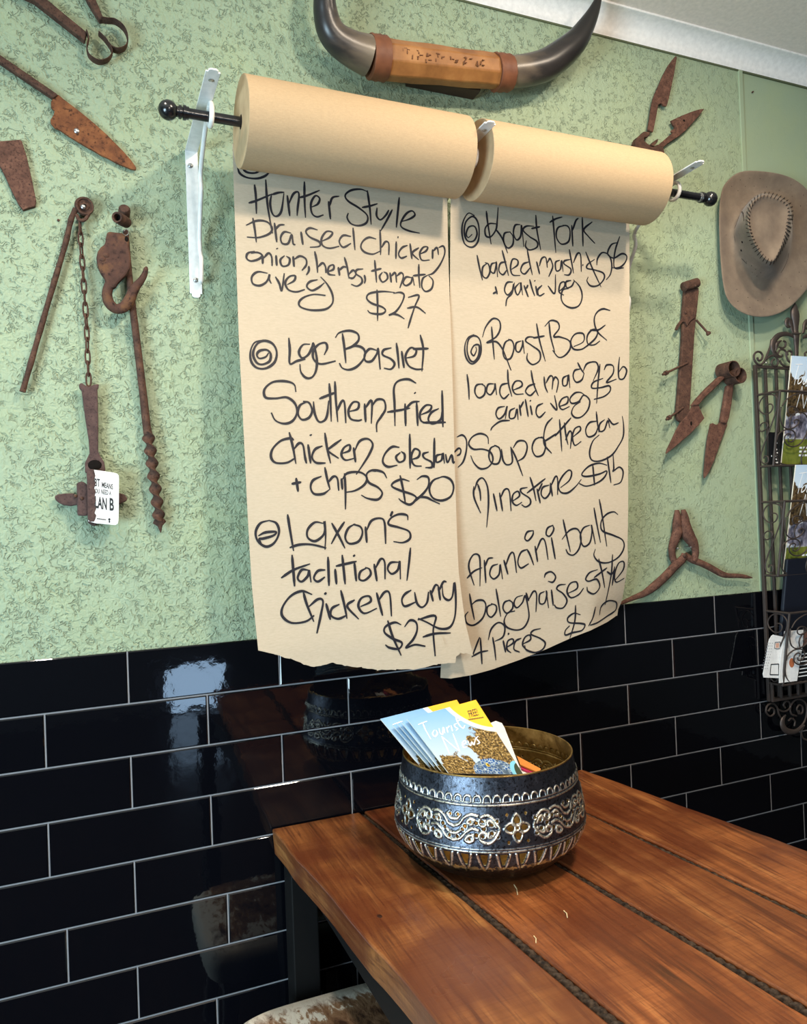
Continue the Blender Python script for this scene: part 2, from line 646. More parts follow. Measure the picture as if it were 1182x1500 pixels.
stool = thing('cowhide_stool', 'low stool with a brown and white cowhide seat, half under the table', 'stool', (scx, scy, 0))
g = G()
rings = []
NS = 64


def sq(q, a, b, p=5.0):
    c_, s_ = math.cos(q), math.sin(q)
    return (a * abs(c_) ** (2 / p) * (1 if c_ >= 0 else -1), b * abs(s_) ** (2 / p) * (1 if s_ >= 0 else -1))


for (fr, z) in ((0.80, -0.075), (0.97, -0.07), (1.0, -0.045), (1.0, -0.025), (0.975, -0.008), (0.92, 0.0), (0.7, 0.006), (0.4, 0.009), (0.02, 0.010)):
    ring = []
    for k in range(NS):
        x, y = sq(2 * math.pi * k / NS, 0.19 * fr, 0.18 * fr)
        a = 0.0
        ring.append(Vector((scx + x * math.cos(a) - y * math.sin(a), scy + x * math.sin(a) + y * math.cos(a), SZ - 0.010 + z)))
    rings.append(ring)
v = [p for r_ in rings for p in r_]
f = [(i * NS + k, i * NS + (k + 1) % NS, (i + 1) * NS + (k + 1) % NS, (i + 1) * NS + k) for i in range(len(rings) - 1) for k in range(NS)]
f += [tuple(range(NS - 1, -1, -1)), tuple((len(rings) - 1) * NS + k for k in range(NS))]
obj('seat_pad', g.add(v, f), m.m, stool, auto=60)
M_STOOL = plain('dark_stool_wood', (40, 28, 22), 0.45)
g = G()
g.box((scx - 0.15, scy - 0.14, SZ - 0.125), (scx + 0.15, scy + 0.14, SZ - 0.083))
obj('seat_rail', g, M_STOOL, stool, smooth=False, bevel=0.002)
for sx in (-1, 1):
    for sy in (-1, 1):
        a = Vector((scx + sx * 0.13, scy + sy * 0.12, SZ - 0.09))
        b = Vector((scx + sx * 0.155, scy + sy * 0.145, 0))
        obj('leg', G().tube([a, b], [0.02, 0.014], seg=12), M_STOOL, stool)
g = G()
for sx in (-1, 1):
    g.tube([(scx + sx * 0.147, scy - 0.137, 0.13), (scx + sx * 0.147, scy + 0.137, 0.13)], 0.009)
g.tube([(scx - 0.147, scy, 0.13), (scx + 0.147, scy, 0.13)], 0.009)
obj('stretcher', g, M_STOOL, stool)

# ------------------------------------------------------------------ pierced metal bowl
BC = Vector((0.617, -0.326, ZT + 0.0006))
m = Mat('oxidised_silver', rough=0.34, metal=0.92)
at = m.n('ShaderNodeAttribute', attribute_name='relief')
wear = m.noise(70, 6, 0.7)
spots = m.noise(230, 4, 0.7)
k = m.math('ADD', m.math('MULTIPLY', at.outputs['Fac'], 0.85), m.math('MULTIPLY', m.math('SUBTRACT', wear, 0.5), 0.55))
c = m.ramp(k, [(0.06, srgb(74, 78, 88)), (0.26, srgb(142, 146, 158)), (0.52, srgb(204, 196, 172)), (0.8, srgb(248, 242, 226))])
c = m.mix(m.ramp(spots, [(0.38, (1, 1, 1)), (0.48, (0, 0, 0))]), c, srgb(34, 32, 34))
sep = m.n('ShaderNodeSeparateXYZ')
m.link(m.coord(), sep.inputs[0])
fleck = m.ramp(m.math('ADD', m.math('MULTIPLY', m.math('ABSOLUTE', m.math('SUBTRACT', sep.outputs[2], 0.048)), 30.0), m.noise(110, 5, 0.7)), [(0.52, (1, 1, 1)), (0.60, (0, 0, 0))])
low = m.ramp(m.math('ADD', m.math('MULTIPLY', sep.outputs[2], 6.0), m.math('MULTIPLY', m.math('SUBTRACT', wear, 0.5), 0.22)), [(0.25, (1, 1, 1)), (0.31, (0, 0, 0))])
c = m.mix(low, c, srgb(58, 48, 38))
c = m.mix(fleck, c, srgb(196, 174, 120))
m.color(c)
m.rough(m.ramp(wear, [(0.3, (0.22, 0.22, 0.22)), (0.7, (0.48, 0.48, 0.48))]))
m.bump(m.math('ADD', spots, m.voro(75)), 0.35, 0.0012)
M_SILVER = m.m
m = Mat('worn_brass_inside', rough=0.38, metal=0.9)
m.color(m.ramp(m.noise(40, 6, 0.65), [(0.3, srgb(110, 84, 40)), (0.55, srgb(176, 146, 88)), (0.75, srgb(206, 180, 120))]))
m.bump(m.noise(120, 3), 0.3, 0.001)
M_BRASS = m.m

prof = [(0.0, 0.0), (0.045, 0.0), (0.085, 0.0005), (0.110, 0.006), (0.135, 0.020), (0.155, 0.038), (0.168, 0.056), (0.1755, 0.074), (0.177, 0.086),
        (0.1745, 0.105), (0.170, 0.130), (0.1655, 0.155), (0.1615, 0.178), (0.158, 0.200)]
pp = np.array(cr(prof, 10))
sl = np.concatenate([[0], np.cumsum(np.hypot(*np.diff(pp, axis=0).T))])
NT, NR = 1300, 300
s = np.linspace(0.02, sl[-1], NR)
Rr_ = np.interp(s, sl, pp[:, 0])
Zz = np.interp(s, sl, pp[:, 1])
view = math.atan2(CAM.y - BC.y, CAM.x - BC.x)
TH = np.linspace(0, 2 * np.pi, NT, endpoint=False)
per = 2 * np.pi / 5
Zg, Tg = np.meshgrid(Zz, TH, indexing='ij')
R0 = 0.172
ph0 = view + math.radians(15.4)              # a flower stands here
uu = ((Tg - ph0 + per / 2) % per - per / 2) * R0     # distance along the wall from the nearest flower
zc = 0.118
relief = np.zeros_like(uu)
hole = np.zeros_like(uu, bool)


def ring(dist, r, w):
    return np.clip(1 - np.abs(dist - r) / w, 0, 1)


# flower: four petals round an eye
for q in range(4):
    a = q * math.pi / 2
    dx, dz = math.cos(a), math.sin(a)
    along = (uu * dx + (Zg - zc) * dz) - 0.0125
    across = -uu * dz + (Zg - zc) * dx
    e = np.hypot(along / 1.22, across * (1 + 0.35 * np.clip(along, -1, 1) / 0.01))
    hole |= e < 0.0050
    relief = np.maximum(relief, ring(e, 0.0074, 0.0026))
e = np.hypot(uu, Zg - zc)
hole |= e < 0.0022
relief = np.maximum(relief, ring(e, 0.0042, 0.0016))
for sx in (-1, 1):
    for sz in (-1, 1):
        e = np.hypot((uu - sx * 0.0165), (Zg - zc - sz * 0.0215) * 0.8)
        hole |= e < 0.0026


def curve_dist(pts):
    best = np.full(uu.shape, 1.0)
    P = np.array(cr(pts, 5))
    sel = (Zg > 0.085) & (Zg < 0.150)
    u_, z_ = uu[sel], Zg[sel]
    b = np.full(u_.shape, 1.0)
    for sx in (1, -1):
        for (x, z) in P:
            b = np.minimum(b, (u_ - sx * x) ** 2 + (z_ - zc - z) ** 2)
    best[sel] = np.sqrt(b)
    return best


# leaf scrolls between the flowers
SCR = [[(0.030, 0.002), (0.037, 0.013), (0.049, 0.021), (0.061, 0.018), (0.064, 0.009), (0.058, 0.004), (0.052, 0.008), (0.054, 0.013)],
       [(0.030, -0.002), (0.037, -0.014), (0.049, -0.022), (0.061, -0.018), (0.064, -0.009), (0.058, -0.005), (0.052, -0.008), (0.054, -0.013)],
       [(0.036, 0.004), (0.043, 0.012), (0.049, 0.012), (0.048, 0.006)], [(0.036, -0.004), (0.043, -0.012), (0.049, -0.012), (0.048, -0.006)],
       [(0.066, 0.020), (0.078, 0.022), (0.090, 0.016), (0.098, 0.006), (0.108, 0.002)], [(0.066, -0.002), (0.076, 0.000), (0.086, -0.006), (0.096, -0.016), (0.108, -0.020)],
       [(0.072, 0.013), (0.079, 0.015), (0.084, 0.010), (0.080, 0.006), (0.075, 0.008)], [(0.076, -0.010), (0.083, -0.012), (0.087, -0.018), (0.081, -0.021), (0.074, -0.018), (0.074, -0.012)],
       [(0.096, 0.020), (0.102, 0.014), (0.108, 0.013)], [(0.096, -0.004), (0.102, -0.008), (0.108, -0.009)]]
for pts in SCR:
    relief = np.maximum(relief, np.clip(1.25 - curve_dist(pts) / 0.0024, 0, 1))
for (x, z, r) in ((0.043, 0.0065, 0.0028), (0.043, -0.0065, 0.0028), (0.056, 0.0005, 0.0030), (0.0585, 0.0115, 0.0024), (0.0585, -0.0115, 0.0024), (0.069, 0.009, 0.0028), (0.069, -0.010, 0.003),
                  (0.079, 0.0105, 0.0018), (0.088, 0.003, 0.003), (0.0805, -0.0165, 0.002), (0.092, -0.002, 0.0026), (0.101, 0.0205, 0.0024), (0.101, -0.014, 0.0024), (0.0335, 0.012, 0.0024), (0.0335, -0.012, 0.0024)):
    for sx in (1, -1):
        e = np.hypot(uu - sx * x, Zg - zc - z)
        hole |= e < r
        relief = np.maximum(relief, 0.6 * ring(e, r + 0.0014, 0.0014))
# two rope ridges, small arches above, pointed leaves below
for z, w in ((0.1545, 0.0022), (0.1590, 0.0012), (0.0815, 0.0022), (0.0860, 0.0012)):
    relief = np.maximum(relief, np.clip(1 - np.abs(Zg - z) / w, 0, 1) * 0.8)
nA = 62
ua = ((TH[None, :] * nA / (2 * np.pi)) % 1 - 0.5) * (2 * np.pi / nA * 0.165) + 0 * Zg
e = np.hypot(ua, np.maximum(Zg - 0.163, 0) * 0.9)
relief = np.maximum(relief, ring(e, 0.0062, 0.0018) * (Zg > 0.160))
nP = 34
ub = ((TH[None, :] * nP / (2 * np.pi)) % 1 - 0.5) * (2 * np.pi / nP * 0.174) + 0 * Zg
half = 0.0122 * np.sqrt(np.clip((Zg - 0.046) / 0.032, 0, 1))
edge_ = np.abs(np.abs(ub) - half * 0.92)
zone = (Zg > 0.047) & (Zg < 0.079)
relief = np.maximum(relief, np.clip(1.3 - edge_ / 0.0022, 0, 1) * zone)
hole |= (np.abs(ub) < half * 0.92 - 0.0042) & (Zg > 0.056) & (Zg < 0.0775)
hole &= (Zg > 0.05) & (Zg < 0.152)
Rg = Rr_[:, None] + 0.0021 * relief
V = np.stack([Rg * np.cos(Tg), Rg * np.sin(Tg), Zg + 0 * Tg], -1).reshape(-1, 3)
I, J_ = np.meshgrid(np.arange(NR - 1), np.arange(NT), indexing='ij')
A = I * NT + J_
B = I * NT + (J_ + 1) % NT
Cc = (I + 1) * NT + (J_ + 1) % NT
D = (I + 1) * NT + J_
hf = (hole[:-1] & hole[1:])
keep = ~hf
F = np.stack([A, B, Cc, D], -1)[keep]
bowl = thing('pierced_metal_bowl', 'round pierced silver-and-brass bowl full of booklets, standing on the table', 'bowl', BC)
me = bpy.data.meshes.new('bowl_body')
base_c = len(V)
V = np.vstack([V, [[0, 0, 0.0]]])
cap = [(base_c, (j + 1) % NT, j) for j in range(NT)]
me.from_pydata(V.tolist(), [], [tuple(q) for q in F.tolist()] + cap)
atr = me.attributes.new('relief', 'FLOAT', 'POINT')
atr.data.foreach_set('value', np.append(relief.reshape(-1), 0).astype(np.float32))
for p in me.polygons:
    p.use_smooth = True
me.materials.append(M_SILVER)
me.materials.append(M_BRASS)
body = bpy.data.objects.new('bowl_body', me)
COL.objects.link(body)
body.parent = bowl
ORG[body.name] = Vector(BC)
sd = body.modifiers.new('thickness', 'SOLIDIFY')
sd.thickness = 0.0022
sd.offset = -1
sd.material_offset = 1
sd.material_offset_rim = 1
g = G()
g.tube([(BC.x + 0.1572 * math.cos(a), BC.y + 0.1572 * math.sin(a), ZT + 0.2) for a in np.linspace(0, 2 * np.pi, 120, endpoint=False)], 0.0016, seg=8, N=(0, 0, 1), closed=True)
obj('rim', g, M_BRASS, bowl)
# ------------------------------------------------------------------ brackets, rod and paper rolls
RY, RZ, RR = -0.200, 0.988 + Z0, 0.080       # axis of the rod, radius of the rolls
ZA = 1.020 + Z0                              # top of the bracket arms
xb = [U(271, 220).x + 0.013, 0.6965, U(1029, 240, 0.30).x]
names = ['white metal shelf bracket left of both paper rolls', 'white metal shelf bracket in the gap between the two paper rolls',
         'white metal shelf bracket at the right end of the right paper roll']
for x, lab in zip(xb, names):
    t = thing('shelf_bracket', lab, 'bracket', (x, 0, ZA - 0.31), 'brackets holding the paper rod')
    zb = ZA - 0.306
    hw = 0.0125
    # wall plate and arm, both with a stepped end
    g = G()
    pl = [(-hw, ZA), (hw, ZA), (hw, zb + 0.008), (hw - 0.004, zb + 0.008), (hw - 0.004, zb + 0.003), (hw - 0.008, zb), (-hw + 0.008, zb), (-hw + 0.004, zb + 0.003), (-hw + 0.004, zb + 0.008), (-hw, zb + 0.008)]
    g.prism([(x + a, WALLY - 0.003, b) for a, b in pl], (0, 0.003, 0))
    obj('wall_plate', g, WHITE_METAL, t, smooth=False, bevel=0.0006)
    ya = -0.300
    pl = [(-hw, WALLY - 0.003), (hw, WALLY - 0.003), (hw, ya + 0.008), (hw - 0.004, ya + 0.008), (hw - 0.004, ya + 0.003), (hw - 0.008, ya), (-hw + 0.008, ya), (-hw + 0.004, ya + 0.003), (-hw + 0.004, ya + 0.008), (-hw, ya + 0.008)]
    g = G().prism([(x + a, b, ZA - 0.003) for a, b in pl], (0, 0, 0.003))
    obj('arm', g, WHITE_METAL, t, smooth=False, bevel=0.0006)
    # scrolled brace: ring round the rod, then back to the wall and down
    xx = x + 0.008
    pts = [(xx, RY + 0.019 * math.cos(a), RZ + 0.004 + 0.019 * math.sin(a)) for a in np.linspace(math.radians(60), math.radians(-280), 26)]
    pts += cr([pts[-1], (xx, -0.165, RZ + 0.018), (xx, -0.13, RZ + 0.006), (xx, -0.085, RZ - 0.02), (xx, -0.055, RZ - 0.045), (xx, -0.058, RZ - 0.075), (xx, -0.036, RZ - 0.11), (xx, -0.014, RZ - 0.155),
               (xx, -0.016, RZ - 0.185), (xx, -0.026, RZ - 0.205), (xx, -0.018, RZ - 0.235), (xx, -0.012, RZ - 0.245), (xx, -0.004, RZ - 0.240)], 5)[1:]
    obj('brace', G().tube(pts, 0.0046, seg=12, N=(1, 0, 0)), WHITE_METAL, t)
    for dx, z in ((-0.003, ZA - 0.033), (0.0, zb + 0.036)):
        g = G().lathe([(0.0002, 0.0062), (0.003, 0.0058), (0.0048, 0.0045), (0.0052, 0.003)], (x + dx, WALLY, z), (0, -1, 0), 16)
        o = obj('screw', g, SCREW, t)
    for y in (-0.268, -0.16):
        g = G().lathe([(0.0002, 0.004), (0.0035, 0.0036), (0.0048, 0.0028)], (x, y, ZA - 0.001), (0, 0, -1), 16)
        obj('screw', g, SCREW, t)

xl, xr_ = U(246, 155, 0.20).x, U(1040, 290, 0.20).x
rod = thing('curtain_rod', 'black metal rod with ball ends carrying the two paper rolls', 'rod', (0.72, RY, RZ - 0.02))
obj('pole', G().tube([(xl, RY, RZ), (xr_, RY, RZ)], 0.0092, seg=20), BLACK_METAL, rod)
for x, s_ in ((xl, 1), (xr_, -1)):
    e = obj('finial', G().ball((x, RY, RZ), 0.0172, 20), BLACK_METAL, rod)
    for dx, r in ((0.0205, 0.0118), (0.028, 0.0128), (0.033, 0.0112)):
        obj('collar', G().lathe([(0.009, -0.003), (r, -0.0025), (r, 0.0025), (0.009, 0.003)], (x + s_ * dx, RY, RZ), (1, 0, 0), 20),
            SCREW if (s_ < 0 and dx == 0.033) else BLACK_METAL, e)

m = Mat('kraft_paper', rough=0.72, spec=0.22)
fib = m.noise(60, 5, 0.6, vec=m.coord((2.0, 9, 9)))
fine = m.noise(420, 3)
c = m.ramp(fib, [(0.3, srgb(170, 147, 116)), (0.7, srgb(182, 157, 124))])
c = m.mix(m.math('MULTIPLY', m.ramp(fine, [(0.3, (1, 1, 1)), (0.5, (0, 0, 0))]), 0.18), c, srgb(150, 118, 82))
m.color(c)
m.bump(m.noise(5, 3), 0.25, 0.004)
KRAFT = m.m
m = Mat('kraft_paper_daylit', rough=0.75, spec=0.2)     # same paper as the rolls, daylight on it put into a paler colour
m.color(m.ramp(m.noise(50, 5, 0.6, vec=m.coord((2.0, 9, 9))), [(0.3, srgb(181, 166, 144)), (0.7, srgb(191, 176, 154))]))
m.bump(m.noise(5, 3), 0.5, 0.008)
SHEET = m.m
m = Mat('kraft_paper_edges', rough=0.85, spec=0.15)
wv = m.n('ShaderNodeTexNoise')
m.link(m.coord(), wv.inputs['Vector'])
m.color(m.ramp(m.noise(30, 2), [(0.3, srgb(176, 148, 114)), (0.7, srgb(196, 168, 132))]))
KRAFT_END = m.m
CARD = plain('cardboard_core', (110, 84, 58), 0.9)
ROLLS = [(0.2205, 0.674), (0.7110, 1.168)]

SHD = 0.1205                                 # the sheets leave the rolls behind them


def interp(tab, x):
    xs = [q[0] for q in tab]
    return np.interp(x, xs, [q[1] for q in tab])


def sheet(kind, NU=44, NV=64):
    if kind == 0:
        dz = lambda z, u: SHD + 0.030 * np.clip((0.62 - (z - Z0)) / 0.62, 0, 1) ** 2 + 0.004 * math.sin(u * 5 + 9 * z)
        lp = [(341, 228), (346, 380), (350, 500), (362, 740), (369, 860), (378, 950)]
        rp = [(655, 285), (659, 450), (664, 600), (668, 740), (672, 840), (682, 915), (693, 960)]
        bp = [(378, 953), (402, 959), (425, 965), (445, 973), (460, 977), (472, 974), (488, 971), (505, 975), (530, 977.5), (552, 982), (580, 981), (605, 981), (618, 978), (640, 973), (655, 971.5),
              (667, 971), (668, 962), (674, 957), (682, 957), (693, 960)]
    else:
        dz = lambda z, u: SHD - 0.004 - 0.022 * u * np.clip((0.33 - (z - Z0)) / 0.33, 0, 1) ** 2 - 0.03 * max(0, u - 0.8) / 0.2 * np.clip((0.12 - (z - Z0)) / 0.12, 0, 1) + 0.005 * math.sin(u * 6 + 7 * z) * np.clip((0.75 - (z - Z0)), 0, 1)
        lp = [(660, 295), (659, 420), (658, 600), (653, 800), (648, 940), (645, 990)]
        rp = [(922, 335), (922, 500), (920, 700), (919, 800), (916, 850), (911, 880), (904, 900)]
        bp = [(645, 993), (660, 994), (690, 989), (720, 981), (760, 967), (800, 951), (840, 933), (870, 921), (890, 911), (903, 902)]

    def edge(pts, u):
        out = []
        for q in pts:
            d = SHD
            for _ in range(5):
                p = U(*q, d)
                d = dz(p.z, u)
            out.append((p.z, p.x))
        return sorted(out)

    f_l, f_r = edge(lp, 0), edge(rp, 1)
    # bottom edge in world x -> z, made single valued
    b = []
    for q in bp:
        d = SHD
        for _ in range(4):
            p = U(*q, d)
            xa, xc = interp(f_l, p.z), interp(f_r, p.z)
            d = dz(p.z, np.clip((p.x - xa) / max(xc - xa, 1e-3), 0, 1))
        u = (p.x - interp(f_l, p.z)) / (interp(f_r, p.z) - interp(f_l, p.z))
        b.append((np.clip(u, 0, 1), p.z))
    b.sort()
    us = sorted(set([i / NU for i in range(NU + 1)] + [round(float(q[0]), 4) for q in b]))
    ztop = RZ - 0.004
    v, f = [], []
    rngs = random.Random(5 + kind)
    for u in us:
        zb = interp(b, u) + (rngs.uniform(-0.0012, 0.0012) if kind == 0 else 0)
        for k in range(NV + 1):
            z = ztop + (zb - ztop) * k / NV
            x = interp(f_l, z) + (interp(f_r, z) - interp(f_l, z)) * u
            v.append(Vector((x, -dz(z, u), z)))
    n = NV + 1
    for i in range(len(us) - 1):
        for k in range(NV):
            f.append((i * n + k, i * n + k + 1, (i + 1) * n + k + 1, (i + 1) * n + k))
    return v, f


# handwriting, traced stroke by stroke: (crop x, crop y, scale) then lines of strokes
HAND = [{}, {}]
A_ = (330, 230, 340 / 1182)
B_ = (340, 480, 350 / 1182)
C_ = (350, 740, 350 / 1182)
D_ = (650, 290, 280 / 1182)
E_ = (660, 440, 270 / 1182)
F_ = (660, 610, 270 / 1182)
G_ = (660, 720, 270 / 1182)
LEFT = [
 (A_, "62,55 75,85 110,105 160,110 200,98 228,75|85,58 110,78 150,82 178,68"),
 (A_, "148,140 155,200 158,290|118,235 160,222 240,188|205,115 213,230 225,310 240,390|235,190 228,240 240,290 262,302 285,275 298,185|238,192 270,182 300,180|315,195 328,302|323,240 345,190 368,178 375,200 368,260 365,300|402,125 403,220 408,310|375,208 420,195 480,170|440,255 470,240 480,212 458,198 436,235 440,285 465,305 500,295|525,225 535,318|530,250 545,208 580,200|725,178 690,165 640,170 610,195 625,225 680,260 722,298 718,335 680,350 640,340 620,310 626,285|722,170 735,260 742,345|695,258 735,250 775,238|772,258 770,300 790,320 818,295 832,270|850,268 822,322 790,378|885,205 870,360|895,330 940,315 965,295 950,275 920,290 893,335 900,360 940,378 990,388"),
 (A_, "140,310 150,370 158,435|105,348 160,325 210,330 238,360 225,390 170,410 110,408|250,335 262,435|255,370 275,348 302,345|335,388 300,382 282,410 290,440 320,440 338,395 345,440 357,448|385,380 395,448|470,372 430,362 410,380 430,408 478,432 478,455 430,460|490,430 530,410 545,385 515,380 490,415 495,450 530,465 580,455|640,405 600,400 580,430 600,460 640,440|650,360 655,420 660,475|768,418 730,410 700,430 690,460 710,485 750,495 788,480|787,370 790,440 790,500|795,462 815,432 832,442 832,500|870,430 868,520|876,408 882,410|928,450 900,462 882,492 895,515 925,505|940,440 950,520|985,462 952,490 985,525|990,495 1020,480 1030,460 1008,460 990,490 1000,525 1040,525|1055,470 1055,520|1058,480 1078,462 1085,500|1085,462 1110,455 1117,490 1095,545 1060,590 1030,602"),
 (A_, "150,480 115,490 108,515 130,530 170,520 187,500 162,486 130,490|190,500 190,545|195,515 220,490 236,510 238,555|258,500 262,555|262,464 265,470|302,502 280,525 290,555 320,550 328,520 310,505|345,505 350,560|350,522 380,505 410,520 412,550 390,578|425,555 425,580 412,602|455,480 465,530 470,590|470,562 495,540 510,560 512,592|520,585 550,572 550,550 527,560 525,595 560,602|575,560 582,605|580,578 600,560 618,562|606,510 620,560 630,620|625,602 650,577 665,595 650,617 630,615|702,570 670,575 665,595 692,615 695,640 670,658 640,648|708,600 712,625 708,645"),
 (A_, "760,525 765,580 770,640|742,582 795,568|800,587 785,610 800,637 825,620 822,595 805,585|838,588 845,640|845,607 865,590 872,640|872,607 895,590 906,610 888,668|950,615 920,612 905,640 920,655 945,640 953,612 962,655|985,545 985,600 990,668|955,605 1020,598|1030,602 1005,620 1000,660 1020,685 1050,670 1057,630 1035,604"),
 (A_, "215,592 165,585 135,610 140,645 175,655 210,635 225,598 222,620 234,645|255,610 275,645 287,682 300,592|315,650 350,630 355,605 325,610 305,640 320,675 360,687 405,675|470,625 430,635 415,660 440,680 475,665 505,640|485,610 520,650 545,700 545,745 510,775 440,780 385,765 375,740 400,715 450,700 510,705"),
 (A_, "862,690 800,685 735,695 720,720 745,745 800,765 815,785 790,800 740,795 724,780|772,675 775,750 775,835|855,695 890,690 910,705 895,750 865,790 832,806 850,800 880,805 912,825|930,715 985,705 965,760 945,820 930,872|925,770 975,765 1020,797"),
 (B_, "155,62 110,75 90,120 95,170 125,200 170,200 210,170 220,120 200,80 160,65 122,82 103,128 120,172 150,182 185,165 190,130 170,110 135,115 122,135 135,152 165,145 180,125"),
 (B_, "280,50 285,110 285,178 320,165 362,155|385,82 350,85 330,120 345,150 375,135 395,98 402,78 418,150 415,210 395,245 365,248 340,220 335,180|455,135 470,100 460,75 425,85 400,120 405,160 440,180 512,165|545,28 555,100 562,175|510,50 530,25 580,15 620,30 625,62 595,92 560,106 610,90 650,105 655,145 620,190 580,208 545,200 530,175|715,112 680,105 655,135 660,165 690,165 715,130 722,105 732,207|788,100 750,110 745,135 785,155 803,180 785,205 750,200|812,75 820,140 825,202|838,115 850,200|862,150 900,140 910,112 882,100 857,140 870,185 905,205 945,205|930,35 945,110 938,217|893,106 972,103"),
 (B_, "315,318 305,280 260,265 200,270 160,305 165,345 215,350 270,345 310,375 320,420 300,460 260,475 215,460 193,420|370,367 335,385 325,425 345,455 380,445 395,410 380,372 350,365|402,365 407,420 427,464 455,460 470,430 477,360|480,275 485,350 490,465|430,352 512,320|508,265 512,350 522,467|515,422 540,367 555,372 562,472|578,415 620,402 625,372 597,370 575,410 585,450 620,460 642,455|655,375 660,468|658,398 690,362 688,475|690,392 715,357 750,360 758,402 737,440 715,475 715,517|910,275 870,255 820,265 800,300 803,380 805,487|766,418 830,408 880,398|855,375 858,487|858,402 890,370 927,365|912,370 918,487|902,320 906,326|935,430 975,412 985,387 957,385 930,420 935,462 975,472|1022,400 985,420 970,455 990,475 1030,455 1037,412|1038,310 1042,492|942,470 1057,468"),
 (B_, "305,558 290,547 240,560 200,600 192,640 215,668 270,668 312,645|282,517 300,590 315,674|305,602 330,572 350,582 360,640 367,672|375,577 388,672|387,528 390,535|447,585 410,602 395,640 415,668 462,670|458,520 470,600 487,672|540,553 490,590 475,610 527,647|545,622 580,607 580,580 552,595 540,630 560,655 602,647|600,592 610,667|605,612 630,562 670,550 695,577 680,622 650,672 613,727|827,592 790,590 755,625 745,665 770,688 817,680|832,617 810,640 825,665 850,655 852,627 835,612|878,525 880,697|888,652 920,640 927,612 902,600 885,640 900,680 937,685|972,615 945,625 950,645 985,665 987,690 955,692|1000,545 998,694|1037,625 1010,635 1010,665 1035,655 1042,622 1050,672|1055,625 1065,667 1085,630 1095,670 1112,625"),
 (B_, "293,773 342,764|316,743 326,812|442,735 400,755 388,790 405,822 450,822 482,800|458,690 470,750 484,802|473,768 500,737 520,747 527,807|540,745 545,802|555,720 560,800 560,900|545,750 570,720 630,715 665,740 655,775 610,805 560,815|765,745 745,715 695,705 665,725 675,765 720,790 742,820 720,850 670,845 638,828|690,705 714,708|877,760 840,750 800,765 790,785 830,805 890,825 910,845 880,875 840,860 823,845|830,730 845,800 857,872|913,752 940,735 970,742 970,782 945,820 900,860 920,840 960,840 990,855 1027,872|1040,737 995,755 975,795 990,840 1035,855 1080,835 1095,790 1080,752 1045,737 1013,747"),
 (C_, "150,75 105,90 82,135 95,180 135,205 175,185 198,135 185,90 148,75|95,152 130,135 182,132 170,150 120,165 100,167 110,190"),
 (C_, "240,45 250,110 270,227|250,210 300,195 360,195 432,212|417,90 375,85 340,120 340,160 375,178 415,150 425,112 422,80 428,150 425,220|458,88 495,155 524,214|522,82 490,130 456,192|575,92 540,115 525,160 545,190 590,180 610,140 600,107 563,95|625,105 632,187|630,127 655,77 700,65 720,90 725,192|760,30 748,56|835,75 830,50 790,45 750,65 740,95 790,110 840,130 845,165 810,185 763,180"),
 (C_, "262,245 275,402|208,360 270,320 352,290|345,322 310,320 290,360 310,378 340,350 347,322 356,382|427,320 390,325 370,360 390,378 425,355|440,255 445,400|475,315 482,392|510,245 525,392|478,302 582,278|570,282 580,377|566,246 572,254|632,310 600,330 595,365 620,372 650,345 645,317 623,308|668,290 682,377|675,312 700,267 720,282 722,367|790,282 750,285 735,315 755,340 785,320 795,277 798,367|848,210 840,290 830,374"),
 (C_, "362,442 310,425 255,450 215,505 215,550 260,582 330,575 372,545|318,430 335,490 370,577|345,502 390,465 415,475 405,540 385,634|430,485 452,567|424,432 430,442|497,490 460,510 455,545 490,562 532,545|503,420 520,490 534,562|572,468 535,500 592,564|600,502 650,477 642,450 605,460 590,500 620,535 682,510|680,432 710,547|690,472 720,430 745,440 754,550|852,420 820,440 805,470 820,500 872,480|868,430 880,485 905,505 930,480 937,428|945,420 960,477|950,442 970,397 987,400|985,400 995,472|990,422 1010,380 1027,380|1005,397 1010,450 1035,470 1055,450 1065,383 1072,480 1065,560 1040,605 990,610 930,580 885,560"),
 (C_, "802,592 770,580 725,600 720,630 760,660 805,680 790,710 745,705 723,690|735,570 760,650 802,744|818,602 845,570 875,580 880,620 860,665 825,705 870,690 922,698|883,567 970,548 960,620 970,747|908,652 970,635 1047,632"),
]
